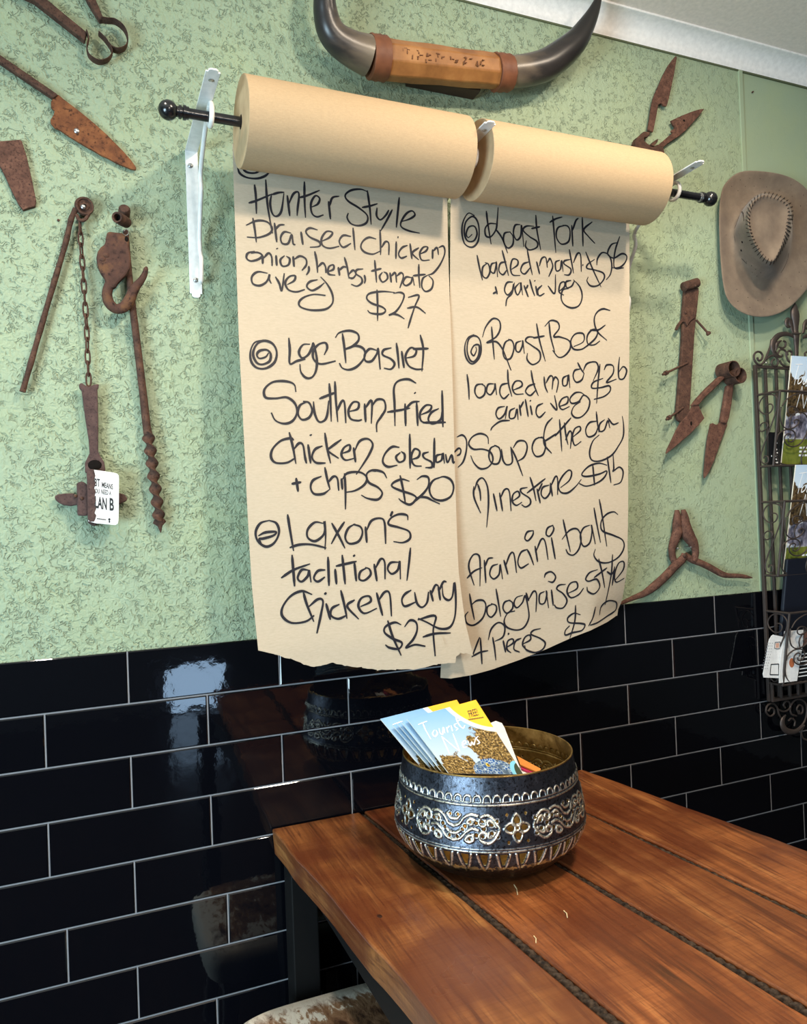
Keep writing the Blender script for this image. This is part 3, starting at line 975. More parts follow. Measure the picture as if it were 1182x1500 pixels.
RIGHT_ = [
 (F_, "40,132 75,120 100,150 100,220 80,290 46,327|5,262 12,232|15,237 50,205 65,215 60,240 40,252"),
 (D_, "190,110 150,95 118,150 112,220 130,285 175,305 210,270 218,200 205,140 175,115 135,150 126,215 145,265 185,265 205,222 190,177 155,180 138,220 150,245 175,225"),
 (D_, "262,80 270,150 292,287|335,58 328,160 320,200 290,240 260,235 255,190 280,160 322,160|318,190 360,250 394,342|412,210 375,220 370,270 395,310 425,290 428,240 406,208|472,165 440,170 430,220 450,260 475,235 480,168 494,302|557,175 510,175 490,200 530,240 575,270 575,305 530,322 505,300 510,263|568,105 575,200 599,324|540,190 595,178|672,110 680,200 692,340|653,152 690,130 732,118|752,170 705,185 695,240 725,285 770,270 780,210 765,175 733,170|790,168 797,300|795,202 815,142 832,125|855,118 860,300|917,148 865,195 895,240 934,282"),
 (D_, "205,353 220,430 239,510|267,405 240,430 240,480 265,495 285,455 275,410 253,400|322,400 295,410 288,450 310,465 322,425 325,398 332,490|387,395 350,405 340,450 365,475 390,445|360,323 380,400 400,482|418,442 455,415 455,385 425,380 412,430 425,475 472,480|527,395 490,410 475,450 500,470 535,430|515,318 530,400 547,477|573,393 592,472|590,422 605,375 630,370 640,432|640,402 655,375 668,400 672,430 648,487|717,385 690,400 695,450 720,440 728,388 737,457|782,380 745,390 745,410 785,440 775,475 743,475|775,318 790,400 802,467|800,402 825,345 845,355 850,457|856,413 862,418"),
 (D_, "932,380 890,410 885,435 930,445 985,465 990,500 955,540 910,545 885,515 892,488|876,333 920,440 972,552|945,417 950,375 980,338 1020,355 1038,410 1030,470 1003,507|1087,238 1060,320 1050,400 1060,435 1112,432|1077,275 1035,290 1012,345 1050,372 1100,345 1130,360 1120,400 1085,430 1038,432"),
 (D_, "303,592 332,578|318,546 330,597|427,520 390,525 375,570 395,600 425,570 437,523|430,530 420,590 390,625 383,670|467,525 440,560 455,600 475,565 475,523 487,602|495,540 522,614|510,560 520,538|530,503 545,560 562,607|568,543 578,604|560,510 564,516|607,540 580,570 590,605 622,590|643,543 685,590 690,473|713,577 745,550 745,520 720,530 712,580 742,602|787,510 755,520 760,555 790,545 807,513|800,505 840,550 855,610 835,665 790,680 745,660 725,620 735,570 772,560"),
 (E_, "150,220 110,240 90,300 100,370 135,408 175,380 195,320 185,250 150,227 115,250 105,320 122,380 150,392 178,350 182,290 150,290 130,330 148,355 165,320 160,298"),
 (E_, "203,237 225,170 270,118 310,130 318,180 290,235 230,272 290,265 330,310 360,380 387,450|262,168 270,270 280,380|387,250 350,270 335,330 350,375 385,370 405,310 395,262 368,250|452,260 420,275 418,320 440,330 460,290 462,258 472,342|557,240 500,235 480,260 520,290 570,330 570,385 525,412 490,380 492,338|550,148 570,260 607,392|528,242 602,228"),
 (E_, "630,138 640,230 667,332|603,167 640,130 685,140 695,180 660,232 700,235 760,260 765,310 730,355 690,364 653,320|788,297 850,265 850,215 800,215 770,260 785,310 835,315 880,287 930,240 942,192 905,190 875,230 880,280 920,285 957,260|1022,65 975,55 935,80 920,130 940,200 1002,257|893,190 945,190 992,158"),
 (E_, "105,473 115,560 118,637|207,535 165,545 155,590 180,625 215,605 220,555 193,535|277,535 240,540 230,585 255,605 280,570 285,533 294,607|372,530 325,545 315,595 340,630 375,600|365,443 370,530 392,617|398,577 455,550 450,520 415,520 395,560 415,600 467,600|542,535 500,550 480,585 510,610 547,575|515,448 530,530 562,614|598,488 605,550 622,592|610,532 635,487 655,497 650,572|655,522 670,492 690,520 678,592|752,480 720,500 720,545 745,540 755,478 764,562|832,440 795,450 785,490 805,525 840,510 855,470|813,398 835,440 857,472|850,452 870,410 905,395 935,400 945,440 913,517"),
 (E_, "977,500 915,525 905,562 960,560 1015,548 1022,580 985,615 918,635|957,408 945,520 935,662|983,447 1000,415 1040,420 1040,470 998,527 1062,505|1082,363 1075,440 1080,500 1110,500 1128,450 1105,425 1076,462"),
 (E_, "347,680 305,690 290,730 310,760 345,730 362,678 350,760|380,770 320,775 270,810 256,834|412,690 380,710 378,755 410,750 425,698 432,767|440,668 450,742|445,692 467,648|478,633 497,747|510,673 522,737|508,640 513,648|592,660 555,680 548,725 570,750 607,715|638,658 680,702 665,608|693,682 745,660 750,620 715,630 695,670 715,700 762,680|857,605 830,590 795,595 765,630 775,660 820,650 852,608 890,640 880,700 840,745 800,752 775,725 790,680 832,650"),
 (F_, "242,177 235,130 190,110 140,130 115,175 145,210 205,210 255,230 270,280 240,325 190,335 150,300 128,250|292,185 255,205 245,260 265,300 305,300 320,250 310,202 278,185|325,208 335,280 360,310 395,290 385,198|383,195 420,270 462,382|400,202 430,160 475,160 490,200 470,260 423,290|587,130 540,150 522,205 545,255 590,245 608,190 595,142 558,135|652,8 615,50 598,110 600,180 647,237|598,162 682,108|697,18 705,120 712,224|668,127 772,8|728,38 738,120 752,182|735,152 760,97 775,112 767,207|783,132 830,90 825,65 795,80 780,130 795,185 837,160|937,30 890,40 865,85 880,130 925,115 947,58|933,-32 940,40 950,102|987,20 955,50 955,95 985,85 1007,28 1020,75|1008,10 1040,50 1077,40|1100,-2 1108,60 1105,130 1075,190 1030,250 960,285 905,280 890,230 910,160 952,118"),
 (F_, "148,448 150,520 192,620|153,472 172,415 205,396 235,450 242,560 230,712|172,432 187,480 192,542|273,493 297,607|313,488 332,607|320,522 345,470 375,480 387,607|398,542 440,510 430,480 400,500 395,545 420,570 457,550|492,455 450,465 455,490 505,525 510,560 480,580 453,565|508,388 530,460 547,542|488,492 607,398|553,463 574,557|560,482 587,428|632,440 590,455 580,500 605,525 635,490 637,443|638,425 652,512|640,452 670,387 685,402 685,502|703,457 760,410 775,360 755,345 715,385 690,440 705,485 750,490 800,450 837,403"),
 (F_, "1002,313 950,300 885,320 840,370 870,385 950,370 1000,350 985,390 940,425 870,447 823,430|910,308 922,442|1003,258 1027,427|1040,238 1045,330 1040,352 1080,325 1105,355 1090,420 1043,440"),
 (G_, "103,557 150,510 202,488|150,602 115,480 140,410 175,405 188,450 187,607|215,438 225,587|220,482 240,432 272,425|302,465 265,480 250,530 275,560 310,530 317,468 332,562|340,438 367,532|350,482 380,402 405,402 422,522|492,370 450,390 430,450 450,490 500,462|490,372 510,410 532,472|527,250 490,260 475,300 495,315 525,280 530,248|540,348 557,452|548,382 580,307 605,322 624,437|645,293 670,434|657,215 620,235 612,275 635,285 660,245 653,213|720,178 740,270 767,387|713,307 760,250 810,240 835,290 825,360 790,405 755,400 738,370|892,215 850,235 830,290 850,350 890,330 905,262 902,215 927,337|918,103 935,200 960,327|952,48 970,150 1000,352|1072,148 1045,130 1000,145 965,190 970,250 1040,280 1100,310 1110,360 1075,420 1010,455 950,450 918,410 927,368"),
 (G_, "120,653 135,740 152,822|128,732 165,700 210,700 225,740 205,810 150,855 105,845 92,800 112,770|272,720 235,740 235,785 260,805 290,770 290,732 258,718|290,623 305,710 320,802|382,695 345,710 335,750 360,780 395,750 395,712 368,695|462,665 420,680 405,720 425,745 460,710 477,668 495,740 500,810 470,870 420,888 360,870 342,830 365,780 412,765|482,648 500,702|500,692 530,640 550,660 546,772|602,640 570,660 570,715 600,715 615,665 612,638 627,747|645,628 657,732|600,553 610,525 645,515 672,545 655,580 623,575|737,595 695,600 680,625 720,655 745,700 720,745 680,745 663,725|753,652 810,620 805,580 765,590 745,640 770,680 820,660 852,618"),
 (G_, "942,500 890,520 865,560 885,575 935,562 955,610 920,655 880,640 873,610|948,430 970,520 987,617|918,552 1002,488|1000,512 1030,530 1047,500|1037,403 1030,520 1010,630 988,727|1050,480 1035,602|1050,572 1105,500 1108,450 1075,460 1050,530 1060,580 1112,555"),
 (G_, "185,933 155,1010 135,1062|138,1057 190,1030 240,1020|190,938 200,1107|268,933 280,1000 289,1082|240,952 260,880 305,840 345,865 335,930 283,960|335,953 352,1032|366,908 374,916|353,1002 400,970 395,945 365,960 360,1010 387,1035|452,940 415,960 405,1010 442,1030|463,977 510,950 505,920 475,935 460,980 482,1015|577,878 530,890 515,915 570,940 605,970 590,1010 540,1032 485,1015 473,985"),
 (G_, "832,790 790,780 750,810 760,840 830,845 860,855 840,890 780,905 735,920 735,890 762,860|800,728 795,830 763,942|928,738 910,810 883,862|953,792 965,735 1010,700 1060,710 1055,760 1000,800 940,840 893,857"),
]


def ribbon(g, P, N, hw):
    n = len(P)
    v, f = [], []
    for i in range(n):
        t = (P[min(i + 1, n - 1)] - P[max(i - 1, 0)]).normalized()
        s = t.cross(N[i]).normalized()
        k = i / max(n - 1, 1)
        w = hw * (0.55 + 0.45 * min(1, 6 * k) * min(1, 6 * (1 - k))) * (1 + 0.16 * math.sin(i * 0.37 + n))
        v += [P[i] + s * w, P[i] - s * w]
    f = [(2 * i, 2 * i + 1, 2 * i + 3, 2 * i + 2) for i in range(n - 1)]
    g.add(v, f)


for kind in (0, 1):
    x0, x1 = ROLLS[kind]
    t = thing('paper_roll', ('left brown kraft paper roll with menu sheet listing chicken dishes', 'right brown kraft paper roll with menu sheet listing roasts and soup')[kind], 'paper roll',
              ((x0 + x1) / 2, RY, RZ - RR), 'kraft paper menu rolls')
    g = G().lathe([(0.0125, x0 + 0.001), (0.0135, x0), (0.04, x0), (RR - 0.001, x0), (RR, x0 + 0.0008), (RR, x1 - 0.0008), (RR - 0.001, x1), (0.04, x1), (0.0135, x1), (0.0125, x1 - 0.001)], (0, RY, RZ), (1, 0, 0), 96)
    o = obj('roll', g, KRAFT, t, auto=30)
    o.data.materials.append(KRAFT_END)
    for p in o.data.polygons:
        if abs(p.normal.x) > 0.9:
            p.material_index = 1
    obj('core_tube', G().lathe([(0.0122, x0), (0.0122, x1)], (0, RY, RZ), (1, 0, 0), 40), CARD, t)
    v, f = sheet(kind)
    sh = obj('menu_sheet', G().add(v, f), SHEET, t, auto=0)
    bvh = BVHTree.FromPolygons(v, f)
    for ln, (crop, strokes) in enumerate((LEFT, RIGHT_)[kind]):
        g = G()
        for st in strokes.split('|'):
            pts = [tuple(float(q) for q in p.split(',')) for p in st.split()]
            pts = cr([(crop[0] + p[0] * crop[2], crop[1] + p[1] * crop[2]) for p in pts], 6)
            P, N = [], []
            for p in pts:
                hit, nrm, idx, dist = bvh.ray_cast(CAM, ray(*p).normalized())
                if hit is None:
                    continue
                if nrm.y > 0:
                    nrm = -nrm
                P.append(hit + nrm * (0.0005 + 0.00002 * ln))
                N.append(nrm)
            if len(P) > 1:
                ribbon(g, P, N, 0.00205 if kind else 0.0021 + (0.0003 if crop is B_ or crop is C_ else 0))
        if g.v:
            obj('handwritten_line', g, INK, sh, smooth=False)
# ------------------------------------------------------------------ horns above the rolls
def horn_mat():
    m = Mat('polished_horn', rough=0.33, spec=0.45)
    sep = m.n('ShaderNodeSeparateXYZ')
    m.link(m.coord(), sep.inputs[0])
    k = m.math('ADD', m.math('ABSOLUTE', sep.outputs[0]), m.math('MULTIPLY', m.noise(14, 4, vec=m.coord((1, 3, 3))), 0.14))
    c = m.ramp(k, [(0.20, srgb(128, 114, 94)), (0.275, srgb(98, 86, 74)), (0.33, srgb(50, 46, 45)), (0.42, srgb(34, 32, 32))])
    m.color(c)
    m.bump(m.noise(60, 3), 0.1, 0.001)
    return m.m


M_HORN = horn_mat()
m = Mat('tan_leather', rough=0.5, spec=0.4)
m.color(m.ramp(m.noise(18, 5, 0.6), [(0.3, srgb(122, 78, 40)), (0.55, srgb(150, 100, 54)), (0.75, srgb(168, 118, 68))]))
m.bump(m.noise(120, 4), 0.3, 0.001)
M_TAN = m.m
m = Mat('red_brown_leather', rough=0.55, spec=0.35)
m.color(m.ramp(m.noise(25, 5, 0.6), [(0.3, srgb(96, 56, 38)), (0.7, srgb(126, 78, 52))]))
M_REDL = m.m
hd = 0.062
hc = U(644, 95, hd)
horns = thing('mounted_horns', 'pair of dark polished cattle horns with a tan leather middle, hung above the rolls', 'horns', (hc.x, 0, hc.z - 0.06))


def pxtube(g, pts, d, s, seg=16, n=5, flat=None, N=(0, -1, 0)):
    """pts: (px, py, half width in px) traced at distance d (or a 4th value)"""
    q = cr([(p[0], p[1], p[2], p[3] if len(p) > 3 else d) for p in pts], n)
    P = [U(a, b, dd) for a, b, r, dd in q]
    R = [r * ((p - CAM).dot(FWD)) / FPX * s for (a, b, r, dd), p in zip(q, P)]
    return g.tube(P, [max(r, 0.0006) for r in R], [max(r, 0.0006) * flat for r in R] if flat else None, seg=seg, N=N)


k = 220 / 1182
L = [(535, 440, 150, .062), (410, 388, 132, .064), (300, 318, 118, .068), (232, 230, 108, .074), (200, 110, 97, .082), (190, 0, 87, .092), (195, -110, 74, .10), (215, -230, 56, .11), (250, -340, 36, .12), (290, -420, 10, .125)]
obj('horn', pxtube(G(), [(440 + a * k, b * k, r * k, d) for a, b, r, d in L], 0, 1.0, 28), M_HORN, horns)
k = 250 / 1182
L = [(500, 502, 103, .062), (620, 488, 104, .064), (748, 452, 104, .068), (865, 375, 97, .074), (962, 285, 82, .080), (1032, 180, 62, .086), (1082, 85, 42, .092), (1116, 0, 25, .097), (1138, -70, 5, .10)]
obj('horn', pxtube(G(), [(640 + a * k, b * k, r * k, d) for a, b, r, d in L], 0, 1.0, 28), M_HORN, horns)


def prism_tube(g, a, b, d, ra, rb, nside=8, fl=0.9, rot=0.2):
    A, B = U(*a, d), U(*b, d)
    t = (B - A).normalized()
    up = Vector((0, -1, 0)).cross(t).normalized()
    if up.z < 0:
        up = -up
    out = Vector((0, -1, 0))
    n = 9
    v = []
    for i in range(n):
        s = i / (n - 1)
        p = A.lerp(B, s)
        r = ra + (rb - ra) * s
        for k_ in range(nside):
            q = 2 * math.pi * k_ / nside + rot
            w = 1 + 0.025 * math.sin(i * 1.7 + k_ * 2.1)
            v.append(p + up * (r * w * math.sin(q)) + out * (r * fl * w * math.cos(q)))
    f = [(i * nside + k_, i * nside + (k_ + 1) % nside, (i + 1) * nside + (k_ + 1) % nside, (i + 1) * nside + k_) for i in range(n - 1) for k_ in range(nside)]
    f += [tuple(range(nside)), tuple((n - 1) * nside + k_ for k_ in reversed(range(nside)))]
    return g.add(v, f)


sc = (U(644, 95, hd) - CAM).dot(FWD) / FPX
gr = obj('leather_grip', prism_tube(G(), (560, 87), (727, 105), hd, 28.5 * sc, 25.5 * sc, 8, 0.85, 0.35), M_TAN, horns, auto=24, bevel=0.003)
obj('leather_band', prism_tube(G(), (541, 83), (565, 86.5), hd, 30 * sc, 30 * sc, 20, 0.9), M_REDL, horns, bevel=0.001)
obj('leather_band', prism_tube(G(), (724, 106), (746, 107), hd, 27.5 * sc, 26.5 * sc, 20, 0.9), M_REDL, horns, bevel=0.001)
# worn branded marks on the grip (two short rows, no longer legible)
g = G()
dg = hd + 27 * sc * 0.85
k = 180 / 1182
for cx, cy in ((225, 170), (330, 195), (442, 215), (550, 225), (690, 245), (815, 255), (930, 275)):
    rr = random.Random(cx)
    for q in range(6):
        ax, ay = cx + rr.uniform(-40, 34), cy + rr.uniform(-42, 38)
        bx, by = (ax + rr.uniform(-6, 6), ay + rr.uniform(18, 40)) if q % 2 else (ax + rr.uniform(14, 30), ay + rr.uniform(-3, 5))
        P = [U(560 + a * k, 50 + b * k, dg - 0.0016) for a, b in ((ax, ay), ((ax + bx) / 2, (ay + by) / 2), (bx, by))]
        g.tube(P, 0.0013, seg=6)
obj('branded_mark', g, Mat('burnt_leather', srgb(104, 62, 32), 0.7).m, gr)
g = G()
a, b = U(600, 124, 0.02), U(700, 136, 0.02)
g.box((a.x, -0.035, b.z - 0.004), (b.x, 0.006, a.z + 0.03))
obj('mounting_block', g, plain('dark_mount_wood', (58, 40, 28), 0.7), horns, smooth=False, bevel=0.002)


# ------------------------------------------------------------------ old tools on the left
def screw_at(px, py, d, parent, r=0.005):
    p = U(px, py, d)
    return obj('screw', G().lathe([(0.0002, 0.003), (r * 0.6, 0.0027), (r, 0.001), (r, -0.001)], p, (0, -1, 0), 16), SCREW, parent)


k = 160 / 1182
t = thing('sheep_shears', 'rusty shears at the top left edge, only the twin bows and handles in view', 'shears', U(130, 90, 0), 'old sheep shears on the wall')
g = G().plate(C([(-160, -105), (65, 0), (620, 437), (645, 345), (225, 0), (-70, -190)], 40, 0, k), 0.016, 0.016)
obj('handle', g, RUST, t, smooth=False, bevel=0.002)
g = G().plate(C([(560, -200), (650, 0), (780, 212), (830, 205), (745, 0), (640, -200)], 40, 0, k), 0.016, 0.016)
obj('handle', g, RUST, t, smooth=False, bevel=0.002)


def strap(pts, x0, y0, s, d, w, th=0.0014, n=6):
    P = [U(*p, d) for p in cr(C(pts, x0, y0, s), n)]
    return G().tube(P, th, w / 2, seg=10)


o = obj('bow', strap([(640, 345), (662, 420), (645, 520), (672, 610), (770, 672), (870, 650), (918, 575), (892, 505), (835, 425), (772, 362)], 40, 0, k, 0.012, 0.020), RUST, t)
o = obj('bow', strap([(800, 212), (870, 225), (950, 235), (1040, 305), (1085, 410), (1065, 510), (985, 548), (915, 525), (885, 490), (838, 425)], 40, 0, k, 0.012, 0.022), RUST, t)

k = 210 / 1182
t = thing('shear_blade', 'long rusty pointed blade with a straight handle at the left edge', 'blade', U(120, 190, 0))
out = [(440, 465), (420, 500), (420, 545), (450, 575), (440, 610), (415, 650), (418, 678), (450, 715), (500, 738), (560, 780), (630, 822), (700, 865), (765, 900), (830, 940), (895, 968), (960, 1005), (1020, 1030), (1080, 1055), (1120, 1062),
       (1125, 1045), (1080, 980), (1020, 912), (950, 840), (880, 770), (800, 697), (720, 630), (640, 565), (520, 475), (480, 440)]
b = obj('blade', G().plate(C(out, 0, 60, k), 0.004, 0.006), RUST_ORANGE, t, smooth=False, bevel=0.001)
obj('handle', G().plate(C([(-420, -180), (480, 438), (438, 470), (-420, -105)], 0, 60, k), 0.010, 0.014), RUST, t, smooth=False, bevel=0.003)
screw_at(0 + 632 * k, 60 + 742 * k, 0.0042, b)

out = [(-360, 850), (0, 825), (165, 812), (180, 825), (220, 950), (265, 1150), (297, 1310), (290, 1360), (222, 1380), (190, 1392), (150, 1340), (90, 1220), (40, 1110), (0, 1030), (-200, 990), (-360, 980)]
o = obj('saw_blade', G().plate(C(out, 0, 60, k), 0.004, 0.010), RUST_RED, smooth=False, bevel=0.001)
tag(o, 'broad blunt rusty blade cut by the left edge below the pointed blade', 'blade')

# rabbit trap on its chain
k = 170 / 1182
c0 = U(121.8, 304.5, 0.01)
t = thing('rabbit_trap', 'rusty trap with chain and long stake, gripping a white booklet', 'trap', (c0.x, 0, U(130, 770, 0).z))
P = cr([(111, 306, .012), (104, 322, .011), (95, 360, .009), (70, 445, .008), (50, 515, .008), (33, 574, .010)], 6)
q = obj('stake', G().tube([U(*p) for p in P], [0.0052 + 0.0004 * math.sin(i * 1.3) for i in range(len(P))], seg=12), RUST, t)
g = G().lathe([(0.003, 0.014), (0.0035, 0.0165), (0.008, 0.0165), (0.0085, 0.0145), (0.0125, 0.0145), (0.013, 0.018), (0.0165, 0.018), (0.0178, 0.012), (0.0165, 0.005), (0.012, -0.006)], U(121.8, 304.5, 0), (0.15, -1, -0.12), 32)
obj('swivel_disc', g, RUST, t)
screw_at(121.8, 303, 0.018, t, 0.0045)
obj('swivel_eye', G().tube([U(a, b, 0.012) for a, b in cr([(112, 314), (116, 322), (124, 322), (130, 314)], 5)], 0.0035, seg=10), RUST, t)
CH = cr([(117, 324), (118.5, 357), (121, 392), (123.5, 427), (125.5, 458), (127.6, 493), (128, 520), (129.5, 545), (130, 566)], 12)
CHP = [U(a, b, 0.009) for a, b in CH]
ln = [0]
for a, b in zip(CHP, CHP[1:]):
    ln.append(ln[-1] + (b - a).length)
NL = 14
for i in range(NL):
    s0, s1 = ln[-1] * i / NL, ln[-1] * (i + 1) / NL
    f3 = lambda s_: Vector([np.interp(s_, ln, [p[c_] for p in CHP]) for c_ in range(3)])
    a, b = f3(s0 - 0.004), f3(s1 + 0.004)
    ax = (b - a).normalized()
    tilt = (0.25 if i % 2 else 1.25) + 0.2 * math.sin(i * 2.3)
    sd_ = ax.cross(Vector((0, -1, 0))).normalized()
    sd_ = sd_ * math.cos(tilt) + Vector((0, -1, 0)) * math.sin(tilt)
    h = (b - a).length / 2
    mid = (a + b) / 2
    P = [mid + ax * (h * math.cos(w)) * (1 if abs(math.cos(w)) < 0.8 else 0.97) + sd_ * (0.0043 * np.sign(math.sin(w)) * abs(math.sin(w)) ** 0.6) for w in np.linspace(0, 2 * math.pi, 20, endpoint=False)]
    obj('chain_link', G().tube(P, 0.0017, seg=8, closed=True, N=ax.cross(sd_)), RUST, t)
k = 200 / 1154
X = lambda pts: C(pts, 60, 540, k)
out = [(318, 132), (345, 118), (375, 140), (405, 152), (450, 133), (490, 128), (487, 160), (478, 175), (482, 300), (485, 450), (485, 700), (500, 735), (535, 790), (545, 850), (540, 880), (372, 880), (370, 800), (388, 760), (410, 715), (402, 600), (370, 400), (342, 180), (325, 168)]
g = G().plate(X(out), 0.016, 0.010)
sp = obj('spring', g, RUST_MAUVE, t, smooth=False, bevel=0.002)
p = U(60 + 455 * k, 540 + 815 * k, 0.0164)
obj('spring_eye', G().ball(p, 0.0125, 14, 1.0, 0.12, 0.8), HOLE, sp)
out = [(385, 850), (390, 1000), (392, 1150), (395, 1270), (410, 1295), (450, 1295), (462, 1270), (470, 1240), (455, 1220), (470, 1180), (455, 1150), (468, 1110), (455, 1080), (466, 1040), (452, 1010), (466, 970), (452, 940), (462, 905), (448, 850)]
obj('jaw', G().plate(X(out), 0.034, 0.006), RUST_MAUVE, t, smooth=False, bevel=0.0012)
obj('jaw', G().plate(X([(300, 968), (345, 950), (385, 970), (400, 1000), (400, 1225), (385, 1245), (308, 1242)]), 0.026, 0.012), RUST_MAUVE, t, smooth=False, bevel=0.003)
out = [(115, 1078), (142, 1062), (200, 1055), (270, 1053), (300, 1070), (400, 1075), (560, 1055), (665, 1052), (705, 1062), (732, 1098), (722, 1120), (665, 1145), (560, 1140), (400, 1150), (310, 1150), (250, 1162), (185, 1152), (147, 1132), (120, 1108)]
obj('cross_plate', G().plate(X(out), 0.012, 0.010), RUST_MAUVE, t, smooth=False, bevel=0.002)
obj('base_bar', G().plate(X([(395, 860), (470, 860), (480, 1300), (455, 1335), (420, 1320), (395, 1300)]), 0.018, 0.022), RUST_MAUVE, t, smooth=False, bevel=0.002)
for bx, by in ((290, 1078), (345, 1098)):
    p = U(60 + bx * k, 540 + by * k, 0.026)
    obj('rivet', G().ball(p, 0.0035, 10), RUST, t)

# the little book held in the trap
M_CARD = plain('white_card', (240, 240, 240), 0.55)
M_PAGE = plain('cream_pages', (236, 228, 212), 0.8)
t = thing('small_book', 'small white book with bold black writing clamped in the rusty trap', 'book', U(155, 770, 0.02))
out = [(418, 852), (450, 855), (530, 866), (610, 878), (645, 888), (658, 905), (660, 930), (658, 1200), (655, 1285), (648, 1312), (628, 1322), (560, 1316), (468, 1308), (400, 1290)]
cov = obj('cover', G().plate(X(out), 0.0335, 0.0016), M_CARD, t, smooth=False, bevel=0.0005)
obj('page_block', G().plate(X([(420, 862), (610, 884), (652, 905), (654, 1285), (630, 1315), (405, 1285)]), 0.0317, 0.0125), M_PAGE, t, smooth=False, bevel=0.0006)


def text_on(name, s, mat, parent, o, ex, ez, h, width=None, bold=0.0, lift=0.0004):
    """flat lettering: baseline start o, along ex, upright along ez, capital height h, total width"""
    cu = bpy.data.curves.new('txt', 'FONT')
    cu.body = s
    cu.offset = bold
    cu.resolution_u = 3
    ob = bpy.data.objects.new('txt', cu)
    COL.objects.link(ob)
    bpy.context.view_layer.update()
    me = bpy.data.meshes.new_from_object(ob.evaluated_get(bpy.context.evaluated_depsgraph_get()))
    co = np.array([v.co[:] for v in me.vertices])
    fs = [tuple(p.vertices) for p in me.polygons]
    bpy.data.objects.remove(ob)
    bpy.data.curves.remove(cu)
    bpy.data.meshes.remove(me)
    w0 = co[:, 0].max() - co[:, 0].min()
    co[:, 0] -= co[:, 0].min()
    sx = (width / w0) if width else h / 0.7
    sy = h / 0.7
    ex, ez = Vector(ex).normalized(), Vector(ez).normalized()
    nn = ex.cross(ez).normalized()
    if nn.dot(Vector(o) - CAM) > 0:
        nn = -nn
    v = [Vector(o) + ex * (c_[0] * sx) + ez * (c_[1] * sy) + nn * lift for c_ in co]
    return obj(name, G().add(v, fs), mat, parent, smooth=False)


kk = 70 / 955
Q = lambda a, b: U(120 + a * kk, 670 + b * kk, 0.0335)
for s, a, b, top, bo in (('BT', (252, 572), (360, 585), (252, 420), 0.02), ('MEANS', (398, 595), (620, 640), (398, 490), 0.02), ('OU', (258, 712), (352, 722), (258, 620), 0.015), ('NEED', (385, 728), (525, 750), (385, 635), 0.015), ('A', (545, 750), (585, 760), (545, 672), 0.02),
                         ('LAN', (258, 998), (498, 1045), (258, 770), 0.03), ('B', (552, 1050), (640, 1065), (552, 812), 0.03)):
    A, B, T = Q(*a), Q(*b), Q(*top)
    text_on('lettering', s, PRINT_DARK, cov, A, B - A, T - A, (T - A).length, (B - A).length, bo)
A, B, T = Q(300, 1236), Q(490, 1262), Q(300, 1205)
g = G()
for i in range(9):
    p = A.lerp(B, i / 9)
    g.box((p.x, p.y - 0.0005, p.z), (p.x + (B.x - A.x) / 13, p.y - 0.0002, p.z + (T.z - A.z) * 0.8))
obj('fine_print', g, PRINT_DARK, cov, smooth=False)
p = Q(548, 1250)
obj('printed_emblem', G().ball(p + Vector((0, -0.0003, 0.001)), 0.0021, 10, 1, 0.05, 1.2).ball(p + Vector((0, -0.0003, -0.0035)), 0.0016, 10, 1, 0.05, 1.3), PRINT_DARK, cov)

# auger and pulley hook
k = 170 / 1182
X = lambda pts: C(pts, 70, 280, k)
t = thing('hand_auger', 'long rusty twist auger hanging behind the hook', 'auger', U(232, 775, 0))
a = U(70 + 705 * k, 280 + 265 * k, 0.050)
ax = (U(70 + 800 * k, 280 + 320 * k, 0.012) - a)
ring_ = G().lathe([(0.0068, 0.006), (0.0068, 0), (0.0100, -0.001), (0.0108, 0.002), (0.0112, ax.length * 0.6), (0.0105, ax.length), (0.0068, ax.length), (0.0066, 0.006)], a, ax, 28)
obj('eye', ring_, RUST, t)
obj('eye_lining', G().lathe([(0.0001, 0.012), (0.0067, 0.012)], a, ax, 24), HOLE, t)
p = U(70 + 780 * k, 280 + 200 * k, 0.012)
obj('eye_knob', G().lathe([(0.0001, 0.010), (0.008, 0.009), (0.0112, 0.004), (0.0112, -0.017)], p, (0.0, -1, 0.15), 24), RUST, t)
SH = cr([(184, 338, 3.8), (186, 360, 4), (189, 400, 4.6), (193, 440, 5), (198, 480, 5.2), (204, 530, 5.4), (210, 580, 5.6), (215, 625, 6), (217, 636, 6.4)], 5)
obj('shaft', pxtube(G(), [(a_, b_, c_, .011) for a_, b_, c_ in SH], 0.011, 1.0, 14, 1), RUST, t)
kk = 200 / 1154
bl = [(902, 538), (917, 645), (932, 750), (944, 857), (959, 965), (974, 1075), (988, 1185), (1000, 1290)]
BP = cr([(60 + a_ * kk, 540 + b_ * kk) for a_, b_ in bl], 16)
P = [U(a_, b_, 0.011) for a_, b_ in BP]
n = len(P)
tw = [i / 16.0 * math.pi + 0.5 * math.pi for i in range(n)]
obj('twist_bit', G().tube(P, 0.0125, 0.0058, seg=16, twist=tw), RUST, t)
obj('tip', G().tube([U(60 + a_ * kk, 540 + b_ * kk, 0.011) for a_, b_ in ((998, 1270), (1002, 1300), (1006, 1330), (1013, 1388))], [0.009, 0.013, 0.005, 0.0006], [0.004, 0.004, 0.003, 0.0006], seg=12), RUST, t)

